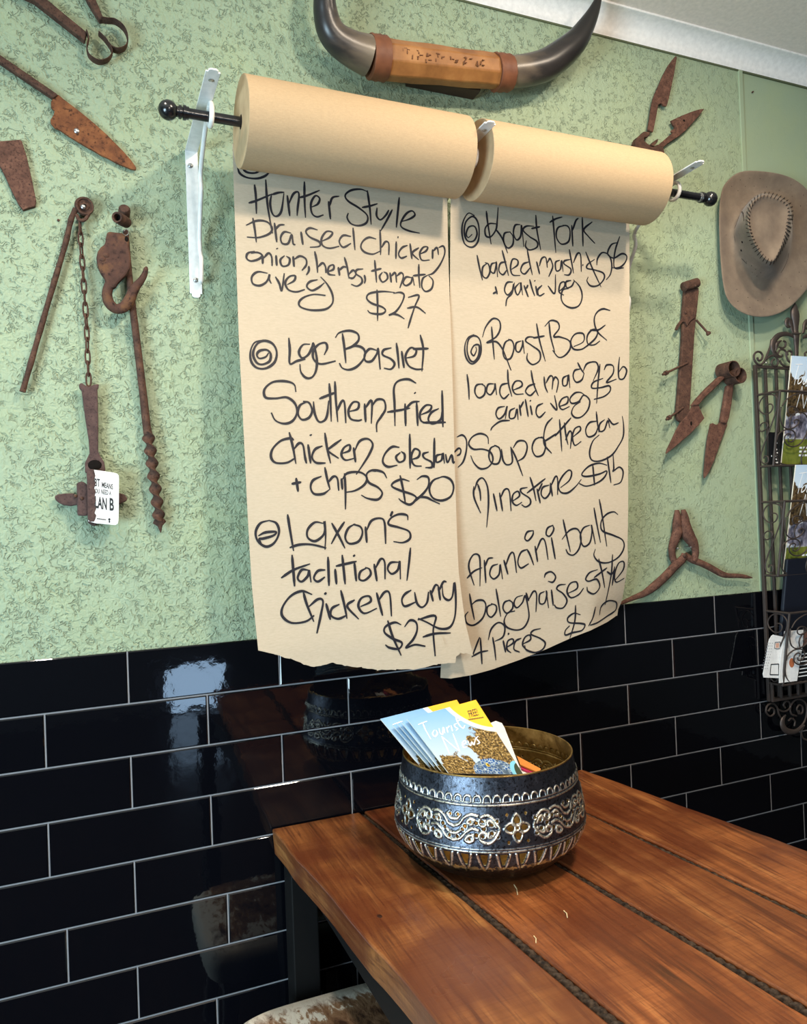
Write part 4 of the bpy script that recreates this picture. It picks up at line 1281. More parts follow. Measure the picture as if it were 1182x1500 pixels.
t = thing('pulley_hook', 'heavy rusty iron hook with a round plate hanging over the auger', 'hook', U(178, 460, 0))
out = [(605, 408), (640, 408), (700, 415), (760, 420), (810, 432), (832, 478), (826, 560), (842, 620), (850, 700), (840, 780), (800, 850), (760, 890), (715, 935), (690, 980), (640, 990), (600, 950), (575, 880), (540, 830), (507, 755), (495, 670), (508, 610), (540, 565), (583, 535), (590, 475)]
o = obj('hook_plate', G().plate(X(out), 0.034, 0.016), RUST_HOOK, t, smooth=False, bevel=0.004)
p = U(70 + 803 * k, 280 + 488 * k, 0.0345)
obj('pin_hole', G().ball(p, 0.0042, 12, 0.9, 0.15, 1.2), HOLE, o)
for a_, b_ in ((595, 650), (555, 690)):
    p = U(70 + a_ * k, 280 + b_ * k, 0.034)
    obj('boss', G().ball(p, 0.006, 12, 1, 0.35, 0.8), RUST_HOOK, o)
HK = [(655, 880, 44), (625, 960, 48), (605, 1030, 50), (610, 1100, 52), (645, 1165, 52), (705, 1200, 50), (775, 1180, 54), (830, 1110, 55), (865, 1030, 50), (905, 965, 42), (950, 910, 35), (985, 850, 29), (1000, 790, 22), (1000, 768, 10)]
obj('hook', pxtube(G(), [(70 + a_ * k, 280 + b_ * k, c_ * k, .026) for a_, b_, c_ in HK], 0.026, 1.0, 18, 5, 0.8), RUST_HOOK, t)
P = cr([(181, 339), (184, 336), (187, 337), (188, 342), (184, 345), (180, 342)], 4)
obj('tie_wire', G().tube([U(a_, b_, 0.036 + 0.002 * math.sin(i)) for i, (a_, b_) in enumerate(P)], 0.0007, seg=6), SCREW, t)

# ------------------------------------------------------------------ old tools on the right
k = 130 / 1182
X = lambda pts: C(pts, 920, 70, k)
t = thing('sheep_shears', 'rusty shears pointing up with blades spread, half hidden behind the right roll', 'shears', U(955, 235, 0), 'old sheep shears on the wall')
b = obj('blade', G().plate(X([(640, 103), (600, 150), (540, 230), (470, 360), (410, 500), (370, 590), (335, 680), (310, 800), (290, 950), (265, 1100), (335, 1122), (345, 1080), (380, 900), (402, 760), (430, 740), (460, 745), (470, 768), (515, 777), (545, 680), (580, 520), (620, 320), (653, 128)]), 0.010, 0.006), RUST_RED, t, smooth=False, bevel=0.0012)
b = obj('blade', G().plate(X([(1018, 810), (960, 815), (860, 845), (720, 900), (572, 968), (600, 1020), (625, 1055), (610, 1083), (580, 1093), (580, 1118), (600, 1135), (560, 1160), (480, 1230), (405, 1290), (465, 1328), (520, 1280), (640, 1200), (680, 1175), (780, 1090), (870, 990), (950, 900)]), 0.010, 0.006), RUST_RED, t, smooth=False, bevel=0.0012)
p = U(920 + 745 * k, 70 + 970 * k, 0.0103)
obj('hole', G().ball(p, 0.0034, 10, 1, 0.12, 1), HOLE, b)
obj('bow', G().plate(X([(220, 1110), (290, 1113), (300, 1150), (262, 1190), (218, 1190), (222, 1235), (270, 1280), (350, 1302), (420, 1280), (470, 1315), (490, 1390), (480, 1560), (420, 1680), (330, 1700), (320, 1560), (240, 1430), (170, 1560), (90, 1640), (30, 1560), (50, 1400), (92, 1300), (98, 1250), (120, 1195), (180, 1148)]), 0.016, 0.018), RUST, t, smooth=False, bevel=0.003)
obj('spring_tongue', G().plate(X([(300, 1300), (330, 1262), (380, 1220), (405, 1213), (398, 1245), (370, 1285), (345, 1310)]), 0.019, 0.016), RUST, t, smooth=False, bevel=0.001)

k = 100 / 638
X = lambda pts: C(pts, 955, 395, k)
t = thing('strap_hinge', 'dark rusty flat iron bar with a barrel top and three bolts sticking out', 'hinge', U(1000, 620, 0))
obj('strap', G().plate(X([(308, 190), (440, 165), (440, 215), (428, 330), (412, 470), (400, 600), (390, 760), (378, 950), (365, 1150), (355, 1300), (345, 1400), (320, 1428), (280, 1430), (250, 1408), (237, 1370), (236, 1300), (250, 1150), (268, 920), (282, 740), (290, 600), (290, 430), (303, 270)]), 0.012, 0.010), RUST, t, smooth=False, bevel=0.002)
A, B = U(955 + 295 * k, 395 + 162 * k, 0.016), U(955 + 422 * k, 395 + 122 * k, 0.016)
r_ = 45 * k * (A - CAM).dot(FWD) / FPX
br = obj('barrel', G().lathe([(0.0002, 0), (r_ * 0.9, 0), (r_, 0.001), (r_, (B - A).length - 0.001), (r_ * 0.9, (B - A).length), (0.0002, (B - A).length)], A, B - A, 24), RUST, t)
p = U(955 + 405 * k, 395 + 150 * k, 0.026)
obj('pin', G().ball(p, 0.0035, 10), RUST, br)
obj('claw', G().plate(X([(300, 425), (335, 435), (390, 430), (402, 390), (420, 400), (400, 450), (360, 480), (330, 525), (312, 490), (285, 488), (262, 520), (240, 565), (222, 560), (240, 515), (275, 470), (290, 440)]), 0.017, 0.006), RUST, t, smooth=False, bevel=0.0008)
obj('rivet', G().ball(U(955 + 315 * k, 395 + 400 * k, 0.013), 0.0045, 10, 1, 0.6, 1), RUST, t)
for a_, b_, hd_ in (((412, 470), (528, 598), 0), ((332, 872), (118, 972), 1), ((292, 1290), (150, 1390), 1)):
    A, B = U(955 + a_[0] * k, 395 + a_[1] * k, 0.012), U(955 + b_[0] * k, 395 + b_[1] * k, 0.022)
    bt = obj('bolt', G().tube([A, A.lerp(B, .5), B], 0.0030, seg=10), RUST, t)
    ax = (B - A).normalized()
    if hd_:
        obj('nut', G().lathe([(0.0002, -0.004), (0.0068, -0.004), (0.0068, 0.004), (0.0002, 0.004)], B.lerp(A, 0.06), ax, 6), RUST, bt, auto=10)
        obj('bolt_end', G().tube([B, B + ax * 0.008], 0.0034, seg=8), RUST, bt)
    else:
        obj('bolt_head', G().lathe([(0.0002, 0.004), (0.005, 0.0035), (0.0072, 0.001), (0.0060, -0.003), (0.0030, -0.007)], B, ax, 14), RUST, bt)

k = 140 / 1077
X = lambda pts: C(pts, 965, 515, k)
t = thing('sheep_shears', 'rusty shears pointing down with two looped bows beside the iron bar', 'shears', U(1020, 700, 0), 'old sheep shears on the wall')
b = obj('blade', G().plate(X([(88, 1152), (100, 1100), (150, 1000), (200, 890), (250, 800), (330, 715), (390, 600), (450, 600), (462, 640), (475, 662), (490, 700), (516, 750), (450, 830), (350, 930), (200, 1060)]), 0.024, 0.006), RUST_RED, t, smooth=False, bevel=0.001)
obj('hole', G().ball(U(965 + 365 * k, 515 + 810 * k, 0.0243), 0.005, 10, 0.7, 0.1, 1.2), HOLE, b)
obj('handle', G().plate(X([(385, 610), (440, 530), (560, 400), (690, 280), (765, 275), (740, 305), (640, 410), (520, 520), (452, 605)]), 0.028, 0.014), RUST_RED, t, smooth=False, bevel=0.003)
b = obj('blade', G().plate(X([(590, 812), (612, 805), (640, 822), (670, 822), (690, 800), (715, 798), (765, 800), (772, 830), (740, 910), (690, 1040), (655, 1150), (620, 1240), (560, 1370), (520, 1428), (515, 1390), (530, 1200), (550, 1020), (575, 880)]), 0.016, 0.006), RUST_RED, t, smooth=False, bevel=0.001)
obj('handle', G().plate(X([(780, 378), (812, 370), (850, 362), (842, 450), (825, 600), (800, 740), (772, 815), (708, 800), (738, 640), (760, 500)]), 0.022, 0.014), RUST_RED, t, smooth=False, bevel=0.004)


def open_band(c_, r, d0, d1):
    B_ = U(*X([c_])[0], d1)
    r = r * k * (B_ - CAM).dot(FWD) / FPX
    L_ = d1 - d0
    return G().lathe([(r, -L_), (r, 0), (r - 0.0022, 0), (r - 0.0022, -L_), (r, -L_)], B_, (0, -1, 0), 36)


obj('bow', open_band((850, 192), 92, 0.006, 0.052), RUST, t)
obj('bow', open_band((925, 268), 88, 0.004, 0.046), RUST, t)
obj('bow_neck', G().tube([U(*q, 0.017) for q in cr(X([(815, 375), (830, 355), (860, 345), (890, 335)]), 5)], 0.005, 0.009, seg=10), RUST_RED, t)

k = 215 / 1182
X3 = lambda pts, d: [(900 + a_ * k, 735 + b_ * k, c_ * k, d) for a_, b_, c_ in pts]
t = thing('fencing_pliers', 'rusty long-handled fencing pliers splayed open above the black tiles', 'pliers', U(1000, 885, 0))
o = obj('lever', pxtube(G(), X3([(503, 66, 19), (505, 120, 33), (503, 190, 41), (505, 240, 45), (487, 300, 42), (464, 370, 33), (466, 430, 30), (484, 485, 28), (510, 500, 22)], 0.012), 0.012, 1.0, 14, 5, 0.75), RUST_RED, t)
o = obj('lever', pxtube(G(), X3([(553, 64, 19), (563, 120, 36), (568, 190, 50), (590, 262, 55), (632, 330, 44), (652, 390, 32), (648, 445, 30), (632, 480, 26)], 0.015), 0.015, 1.0, 14, 5, 0.75), RUST_RED, t)
o = obj('handle', pxtube(G(), X3([(565, 425, 28), (545, 465, 34), (490, 515, 36), (400, 610, 36), (320, 680, 36), (240, 738, 28), (150, 775, 21), (80, 805, 17), (50, 822, 10)], 0.016), 0.016, 1.0, 14, 5, 0.7), RUST_RED, t)
o = obj('handle', pxtube(G(), X3([(570, 430, 26), (620, 465, 28), (690, 492, 28), (770, 530, 28), (860, 580, 26), (920, 595, 20), (1000, 597, 18), (1060, 605, 15), (1110, 612, 4)], 0.013), 0.013, 1.0, 14, 5, 0.7), RUST_RED, t)
obj('pivot_rivet', G().ball(U(900 + 567 * k, 735 + 432 * k, 0.024), 0.006, 12, 1, 0.6, 1), RUST, t)
for a_, b_ in ((512, 376), (618, 366)):
    A = U(900 + a_ * k, 735 + b_ * k, 0.018)
    o = obj('hanging_nail', G().tube([(A.x, 0.010, A.z), A], 0.0014, seg=8).ball(A, 0.0027, 8, 1, .4, 1), SCREW)
    tag(o, ('bright nail inside the left lever of the rusty pliers' if a_ < 550 else 'bright nail inside the right lever of the rusty pliers'), 'nail', 'nails holding the pliers')
for (a_, b_), lab in zip(((1102, 135), (85.5, 323)), ('small dark nail hole head on the smooth wall under the cornice', 'small dark nail in the plaster left of the chain')):
    A = U(a_, b_, -0.006)
    o = obj('nail', G().lathe([(0.0002, 0.004), (0.002, 0.0035), (0.0025, 0.001), (0.0012, -0.006)], A, (0, -1, 0), 10), RUST)
    tag(o, lab, 'nail')

# ------------------------------------------------------------------ the hat
m = Mat('brown_suede', rough=0.9, spec=0.15)
m.b.inputs['Sheen Weight'].default_value = 0.15
m.color(m.ramp(m.noise(16, 6, 0.65), [(0.3, srgb(106, 92, 80)), (0.55, srgb(124, 109, 94)), (0.75, srgb(138, 122, 105))]))
m.bump(m.noise(150, 4), 0.35, 0.001)
M_HAT = m.m
k = 142 / 852
X = lambda pts: C(pts, 1040, 230, k)
hatc = U(1120, 350, 0.02)
t = thing('suede_hat', 'brown suede wide-brimmed hat with a laced crown hung on the wall at right', 'hat', U(1120, 470, 0))
brim = [(335, 115), (250, 132), (180, 180), (122, 250), (94, 350), (83, 500), (85, 700), (95, 900), (115, 1100), (150, 1240), (230, 1335), (340, 1392), (460, 1408), (580, 1388), (700, 1325), (800, 1230), (880, 1130), (960, 980), (1005, 800), (1000, 600), (950, 420), (850, 275), (740, 190), (620, 145), (480, 122)]
base = [(490, 318), (400, 345), (320, 420), (262, 500), (208, 650), (225, 780), (250, 870), (320, 965), (390, 1070), (480, 1092), (560, 1075), (610, 1030), (665, 930), (700, 840), (722, 700), (720, 560), (712, 470), (680, 400), (600, 345)]
top = [(480, 330), (425, 358), (372, 400), (345, 480), (338, 570), (350, 650), (378, 730), (420, 810), (470, 880), (520, 916), (560, 912), (598, 850), (640, 760), (672, 660), (692, 560), (700, 480), (685, 420), (630, 375), (560, 348)]


def resample(pts, n):
    q = np.array(cr(pts, 10, closed=True))
    q = np.vstack([q, q[:1]])
    s_ = np.concatenate([[0], np.cumsum(np.hypot(*np.diff(q, axis=0).T))])
    tt = np.linspace(0, s_[-1], n, endpoint=False)
    return np.stack([np.interp(tt, s_, q[:, 0]), np.interp(tt, s_, q[:, 1])], 1)


def align(a, ref):
    best = min(range(len(a)), key=lambda i: ((np.roll(a, -i, 0) - ref) ** 2).sum())
    return np.roll(a, -best, 0)


NH = 96
Bm = resample(X(brim), NH)
Bs = align(resample(X(base), NH), Bm)
Tp = align(resample(X(top), NH), Bs)
w3 = lambda q, d: np.array([tuple(U(p[0], p[1], d[i] if hasattr(d, '__len__') else d)) for i, p in enumerate(q)])
ang = np.linspace(0, 2 * np.pi, NH, endpoint=False)
bd = 0.034 + 0.012 * np.cos(2 * ang + 0.6)
W_brim = w3(Bm, bd)
W_base = w3(Bs, 0.024)
W_top = w3(Tp, 0.112)
cb = W_base.mean(0)
rings = []
inner = W_brim * 0.985 + np.array([cb[0], 0, cb[2]]) * 0.015
inner[:, 1] = W_brim[:, 1] + 0.004
rings.append(inner)
edge_ring = W_brim.copy()
edge_ring[:, 1] += 0.002
rings.append(edge_ring)
r2 = W_brim.copy()
r2[:, [0, 2]] = r2[:, [0, 2]] * 0.99 + cb[[0, 2]] * 0.01
r2[:, 1] -= 0.001
rings.append(r2)
for s_, dd in ((0.3, .004), (0.6, .007), (0.85, .007)):
    q = W_brim * (1 - s_) + W_base * s_
    q[:, 1] += dd
    rings.append(q)
rings.append(W_base)
for s_, bulge in ((0.12, 0.0), (0.3, 0.002), (0.5, 0.003), (0.75, 0.002), (0.93, 0.001)):
    q = W_base * (1 - s_) + W_top * s_
    c_ = q.mean(0)
    dirv = q - c_
    dirv[:, 1] = 0
    nrm_ = np.linalg.norm(dirv, axis=1, keepdims=True)
    q = q + dirv / nrm_ * (bulge - 0.010 * math.sin(math.pi * s_) * np.clip(np.cos(ang[:, None] * 1.0 - 2.6), 0, 1))
    rings.append(q)
rings.append(W_top)
ct = W_top.mean(0)
for s_, dd in ((0.06, 0.002), (0.15, 0.010), (0.4, 0.016), (0.7, 0.013), (0.97, 0.012)):
    q = W_top * (1 - s_) + ct * s_
    q[:, 1] = W_top[:, 1].mean() + dd
    rings.append(q)
v = [Vector(p) for r_ in rings for p in r_.tolist()]
f = [(i * NH + j, i * NH + (j + 1) % NH, (i + 1) * NH + (j + 1) % NH, (i + 1) * NH + j) for i in range(len(rings) - 1) for j in range(NH)]
f.append(tuple((len(rings) - 1) * NH + j for j in range(NH)))
hat = obj('felt_body', G().add(v, f), M_HAT, t, auto=0)
hat.modifiers.new('sub', 'SUBSURF').levels = 1
hat.modifiers['sub'].render_levels = 1
hb = BVHTree.FromPolygons(v, f)


def on_hat(px, py, lift=0.0008):
    h, nrm, i, d_ = hb.ray_cast(CAM, ray(px, py).normalized())
    if h is None:
        return None
    return h - ray(px, py).normalized() * lift


M_LACE = Mat('dark_leather_lace', srgb(48, 36, 30), 0.7).m
g = G()
q = resample(X([(478, 330), (415, 362), (365, 415), (338, 490), (333, 580), (345, 660), (372, 740), (415, 820), (470, 890), (525, 925), (565, 915), (605, 850), (648, 760), (682, 660), (700, 560), (708, 480), (690, 415), (635, 370), (560, 340)]), 46)
cq = q.mean(0)
for i, p in enumerate(q):
    dv = (p - cq) / np.linalg.norm(p - cq)
    tv = np.array([-dv[1], dv[0]])
    P = [on_hat(*(p + dv * a_ * 3.6 + tv * a_ * 1.6), 0.0018) for a_ in (-1, -0.4, 0.3, 1)]
    if all(P):
        g.tube(P, 0.0011, seg=6)
obj('lacing', g, M_LACE, hat)
g = G()
for a_, b_ in ((284, 747), (275, 820)):
    p = on_hat(*X([(a_, b_)])[0], 0.0004)
    g.ball(p, 0.0032, 10, 1, 0.4, 1)
obj('vent_eyelet', g, HOLE, hat)
g = G()
for a_, b_ in ((190, 258), (265, 200), (348, 185), (440, 188), (245, 295), (310, 258), (387, 255), (497, 262), (608, 292), (712, 245), (720, 345), (822, 335), (795, 430), (235, 1165), (333, 1235), (245, 1268), (420, 1263), (350, 1322), (518, 1252), (472, 1338), (588, 1305), (628, 1213), (697, 1240), (708, 1140), (800, 1135), (783, 1013), (835, 920),
               (322, 922), (365, 955), (402, 985), (372, 1012), (445, 1015), (412, 1045), (340, 985), (140, 685)):
    p = on_hat(*X([(a_, b_)])[0], 0.0002)
    if p:
        g.ball(p, 0.0013, 8, 1, 0.4, 1)
obj('punched_dots', g, HOLE, hat)
g = G()
for pts in ([(205, 652), (235, 580), (268, 490), (290, 490), (300, 560)], [(205, 652), (222, 740), (240, 860), (285, 900), (322, 938)], [(690, 845), (680, 900), (650, 970), (620, 1020)]):
    P = [on_hat(*p, 0.0006) for p in cr(X(pts), 5)]
    P = [p for p in P if p]
    if len(P) > 2:
        g.tube(P, 0.0009, seg=6)
obj('band_edge', g, M_LACE, hat)
# ------------------------------------------------------------------ wrought-iron brochure rack
DB = 0.016
XL = U(1106, 540, DB).x
XC = U(1165.5, 470, DB).x
ZTOP, ZBOT = U(1106, 537, DB).z, U(1120, 1026, DB).z
XR = 2 * XC - XL
rack = thing('brochure_rack', 'black wrought-iron wall rack with scrolls and three baskets of brochures', 'rack', (XC, 0, ZBOT - 0.1))


def mir(p):
    return Vector((2 * XC - p.x, p.y, p.z))


def both(name, pts, r, parent=None, flat=None, taper=False, seg=8):
    """a scroll and its mirror image, one part each"""
    n = len(pts)
    R = r if hasattr(r, '__len__') else [r * (1 if not taper else 1 - 0.4 * abs(2 * i / (n - 1) - 1)) for i in range(n)]
    for q in (pts, [mir(p) for p in pts]):
        obj(name, G().tube(q, R, [x * flat for x in R] if flat else None, seg=seg), IRON, parent or rack)


def bar(g, a, b, w):
    a, b = Vector(a), Vector(b)
    return g.box((min(a.x, b.x) - w, min(a.y, b.y) - w, min(a.z, b.z) - w), (max(a.x, b.x) + w, max(a.y, b.y) + w, max(a.z, b.z) + w))


g = G()
for x in (XL, XR):
    bar(g, (x, -DB, ZBOT), (x, -DB, ZTOP), 0.0045)
for z in (ZTOP, ZBOT):
    bar(g, (XL, -DB, z), (XR, -DB, z), 0.0041)
obj('frame', g, IRON, rack, smooth=False, bevel=0.001)
sp = U(1121.6, 560, DB).x - U(1105.5, 560, DB).x
ns = max(2, round((XR - XL) / sp))
for i in range(1, ns):
    x = XL + (XR - XL) * i / ns
    g = G()
    bar(g, (x, -DB + 0.003, ZBOT), (x, -DB + 0.003, ZTOP), 0.0036)
    obj('slat', g, IRON, rack, smooth=False, bevel=0.0008)
BASK = [((1104, 579), (1108, 684)), ((1111, 736), (1113, 843)), ((1115.5, 895.5), (1119.5, 1001))]
FT, FB = 0.092, 0.060
k3 = 0.1


def panel_uv(pts):
    out = []
    for x, y in pts:
        v_ = (y - 272) / (1345 - 272)
        a_, b_ = 150 + 45 * v_, 450 - 80 * v_
        out.append(((x - a_) / (b_ - a_), v_))
    return out


SIDE = [panel_uv([(265, 485), (300, 440), (345, 445), (362, 490), (335, 555), (270, 577), (205, 520), (183, 430), (225, 335), (300, 297), (380, 322), (423, 410), (400, 560), (340, 760), (260, 1000), (215, 1170), (222, 1265), (265, 1310), (305, 1280), (305, 1215), (270, 1190), (250, 1225)]),
        panel_uv([(190, 795), (225, 822), (270, 800), (302, 750), (280, 705), (235, 700), (200, 735), (190, 775)])]


def front_uv(pts):
    return [((x - 450) / 600.0 * 0.5, (y - 250) / (1340 - 250)) for x, y in pts]


FRONT = [front_uv([(495, 470), (545, 375), (640, 305), (750, 278), (850, 300), (930, 380), (960, 480), (930, 560), (870, 560), (850, 500), (890, 470)]),
         front_uv([(660, 500), (690, 535), (672, 575), (625, 590), (585, 560), (582, 500), (625, 470), (690, 490), (725, 545)]),
         front_uv([(480, 480), (478, 600), (510, 730), (580, 795), (660, 790), (725, 745), (748, 690), (720, 660), (680, 680), (690, 720)]),
         front_uv([(640, 790), (618, 690), (650, 600), (730, 550), (820, 575), (875, 660), (885, 780), (860, 900), (800, 1010), (720, 1058), (630, 1045), (575, 985), (570, 910), (610, 870), (650, 890), (640, 930)]),
         front_uv([(460, 960), (480, 880), (550, 820), (640, 812), (700, 850), (715, 930), (680, 985), (630, 980), (620, 940)]),
         front_uv([(455, 1000), (460, 1120), (490, 1230), (545, 1305), (640, 1335)]),
         front_uv([(850, 1335), (830, 1240), (850, 1120), (910, 1030), (990, 1000), (1048, 1020)])]
for (a, b) in BASK:
    z1, z0 = U(*a, DB).z, U(*b, DB).z
    dt = FT
    g = G()
    r = 0.0034
    fl, fr_ = XL + 0.004, XR - 0.004
    for P in ([(XL, -DB, z1), (fl, -dt, z1), (fr_, -dt, z1), (XR, -DB, z1)], [(XL, -DB, z0), (fl, -FB, z0), (fr_, -FB, z0), (XR, -DB, z0)]):
        for p, q in zip(P, P[1:]):
            g.tube([p, q], r, seg=8, N=(0, 0, 1))
    for x in (fl, fr_):
        g.tube([(x, -dt, z1), (x, -FB, z0)], r, seg=8)
    bk = obj('basket', g, IRON, rack)
    g = G()
    for i in range(1, 4):
        x = XL + (XR - XL) * i / 4
        g.box((x - 0.004, -FB, z0 - 0.0015), (x + 0.004, -DB, z0 + 0.0015))
    obj('basket_floor', g, IRON, bk, smooth=False)
    for c_ in SIDE:
        pts = []
        for u, v_ in cr(c_, 5):
            d = DB + u * ((dt - DB) * (1 - v_) + (FB - DB) * v_)
            pts.append(Vector((XL + 0.004 * u, -d, z1 + (z0 - z1) * v_)))
        R = 0.0019
        for q in (pts, [mir(p) for p in pts]):
            obj('side_scroll', G().tube(q, R, seg=8, N=(1, 0, 0)), IRON, bk)
    for c_ in FRONT:
        pts = []
        for u, v_ in cr(c_, 5):
            d = dt * (1 - v_) + FB * v_
            pts.append(Vector((fl + (fr_ - fl) * u, -d - 0.001, z1 + (z0 - z1) * v_)))
        for q in (pts, [mir(p) for p in pts]):
            obj('front_scroll', G().tube(q, 0.0019, seg=8), IRON, bk)
# gallery below the last basket
z0 = U(1119.5, 1001, DB).z
g = G()
for i in range(0, 11):
    x = XL + (XR - XL) * i / 10
    bar(g, (x, -DB - 0.012, ZBOT), (x, -DB - 0.012, z0), 0.0034)
bar(g, (XL, -DB - 0.012, ZBOT), (XR, -DB - 0.012, ZBOT), 0.0037)
obj('gallery', g, IRON, rack, smooth=False, bevel=0.0008)

k = 92 / 1150
XT = lambda pts, d=DB + 0.004: [U(p[0], p[1], d) for p in cr(C(pts, 1090, 440, k), 5)]


def XTr(pts, d=DB + 0.006):
    q = cr([(p[0], p[1], p[2]) for p in pts], 5)
    P = [U(1090 + a * k, 440 + b * k, d) for a, b, c_ in q]
    return P, [max(0.0008, c_ * k * (p - CAM).dot(FWD) / FPX) for (a, b, c_), p in zip(q, P)]


both('top_scroll', XT([(235, 1045), (265, 1100), (315, 1085), (335, 1010), (295, 950), (230, 945), (180, 1000), (185, 1090), (240, 1165), (310, 1175), (370, 1110), (430, 970), (475, 850), (500, 720)]), 0.0030)
both('top_scroll', XT([(395, 1085), (460, 1030), (530, 1010), (585, 1040), (620, 1110), (600, 1190), (545, 1205), (500, 1155), (515, 1100), (555, 1080)]), 0.0028)
both('top_scroll', XT([(650, 1100), (690, 1170), (760, 1210), (830, 1215)]), 0.0028)
both('top_scroll', XT([(610, 990), (650, 915), (710, 900), (760, 940), (775, 1030), (810, 1110), (860, 1140)]), 0.0028)
both('top_scroll', XT([(800, 1010), (790, 950), (830, 925), (870, 955), (868, 1010)]), 0.0028)
both('top_scroll', XT([(720, 740), (755, 770), (750, 840), (700, 875), (640, 860)]), 0.0030)
P, R = XTr([(900, 670, 24), (840, 630, 34), (740, 612, 40), (640, 640, 50), (565, 710, 62), (530, 800, 66), (535, 890, 58), (565, 970, 44), (620, 1020, 32), (680, 1030, 20), (700, 990, 10)])
both('acanthus_leaf', P, R, flat=0.45, seg=14)
P, R = XTr([(690, 735, 8), (640, 760, 26), (600, 810, 36), (590, 880, 22), (570, 940, 6)], DB + 0.012)
both('acanthus_leaf', P, R, flat=0.5, seg=12)
P, R = XTr([(895, 590, 26), (870, 510, 34), (845, 410, 46), (800, 350, 42), (770, 400, 40), (790, 470, 34), (840, 480, 22), (860, 450, 8)])
both('fleur_petal', P, R, flat=0.6, seg=14)
P, R = XTr([(932, 40, 6), (930, 110, 52), (922, 200, 92), (930, 290, 100), (940, 380, 84), (945, 480, 62), (948, 570, 56), (950, 620, 74), (953, 680, 66), (955, 780, 58), (958, 900, 46), (962, 1100, 44), (964, 1230, 44)], DB + 0.008)
obj('fleur_bud', G().tube(P, R, [x * 0.55 for x in R], seg=18), IRON, rack)
P, R = XTr([(880, 600, 14), (950, 612, 26), (1030, 606, 14)], DB + 0.03)
obj('fleur_tie', G().tube(P, R, seg=10), IRON, rack)
p = U(1090 + 395 * k, 440 + 1145 * k, DB)
obj('screw', G().ball(p + Vector((0, -0.003, 0)), 0.0034, 10, 1, 0.5, 1), SCREW, rack)
k = 92 / 627
XB = lambda pts, d=DB + 0.002: [U(p[0], p[1], d) for p in cr(C(pts, 1090, 880, k), 5)]
both('bottom_scroll', XB([(240, 1105), (265, 1070), (297, 1085), (295, 1130), (255, 1152), (218, 1110), (230, 1050), (280, 1025), (325, 1060), (345, 1130), (372, 1175)]), 0.0026)
both('bottom_scroll', XB([(330, 1080), (385, 1105), (430, 1095), (460, 1060), (450, 1015), (415, 1005), (392, 1040), (410, 1070)]), 0.0026)
both('bottom_scroll', XB([(520, 1150), (470, 1130), (460, 1060), (500, 1000), (560, 985), (615, 1030), (625, 1110), (600, 1210), (540, 1275), (480, 1300)]), 0.0026)
both('bottom_scroll', XB([(545, 1095), (560, 1130), (583, 1110), (580, 1060), (550, 1040), (525, 1080), (545, 1130)]), 0.0024)
both('bottom_scroll', XB([(440, 1200), (470, 1175), (505, 1200), (500, 1250)]), 0.0024)
q = cr([(415, 1140, 8), (385, 1190, 26), (385, 1250, 32), (425, 1300, 32), (490, 1310, 26), (550, 1290, 16), (590, 1250, 8)], 5)
P = [U(1090 + a * k, 880 + b * k, DB + 0.006) for a, b, c_ in q]
both('acanthus_leaf', P, [max(0.0008, c_ * k * (p - CAM).dot(FWD) / FPX) for (a, b, c_), p in zip(q, P)], flat=0.5, seg=12)
q = cr([(600, 1240), (570, 1300), (585, 1370), (640, 1390), (680, 1370)], 5)
both('bottom_scroll', [U(1090 + a * k, 880 + b * k, DB + 0.002) for a, b in q], 0.0026)

# ------------------------------------------------------------------ printed matter


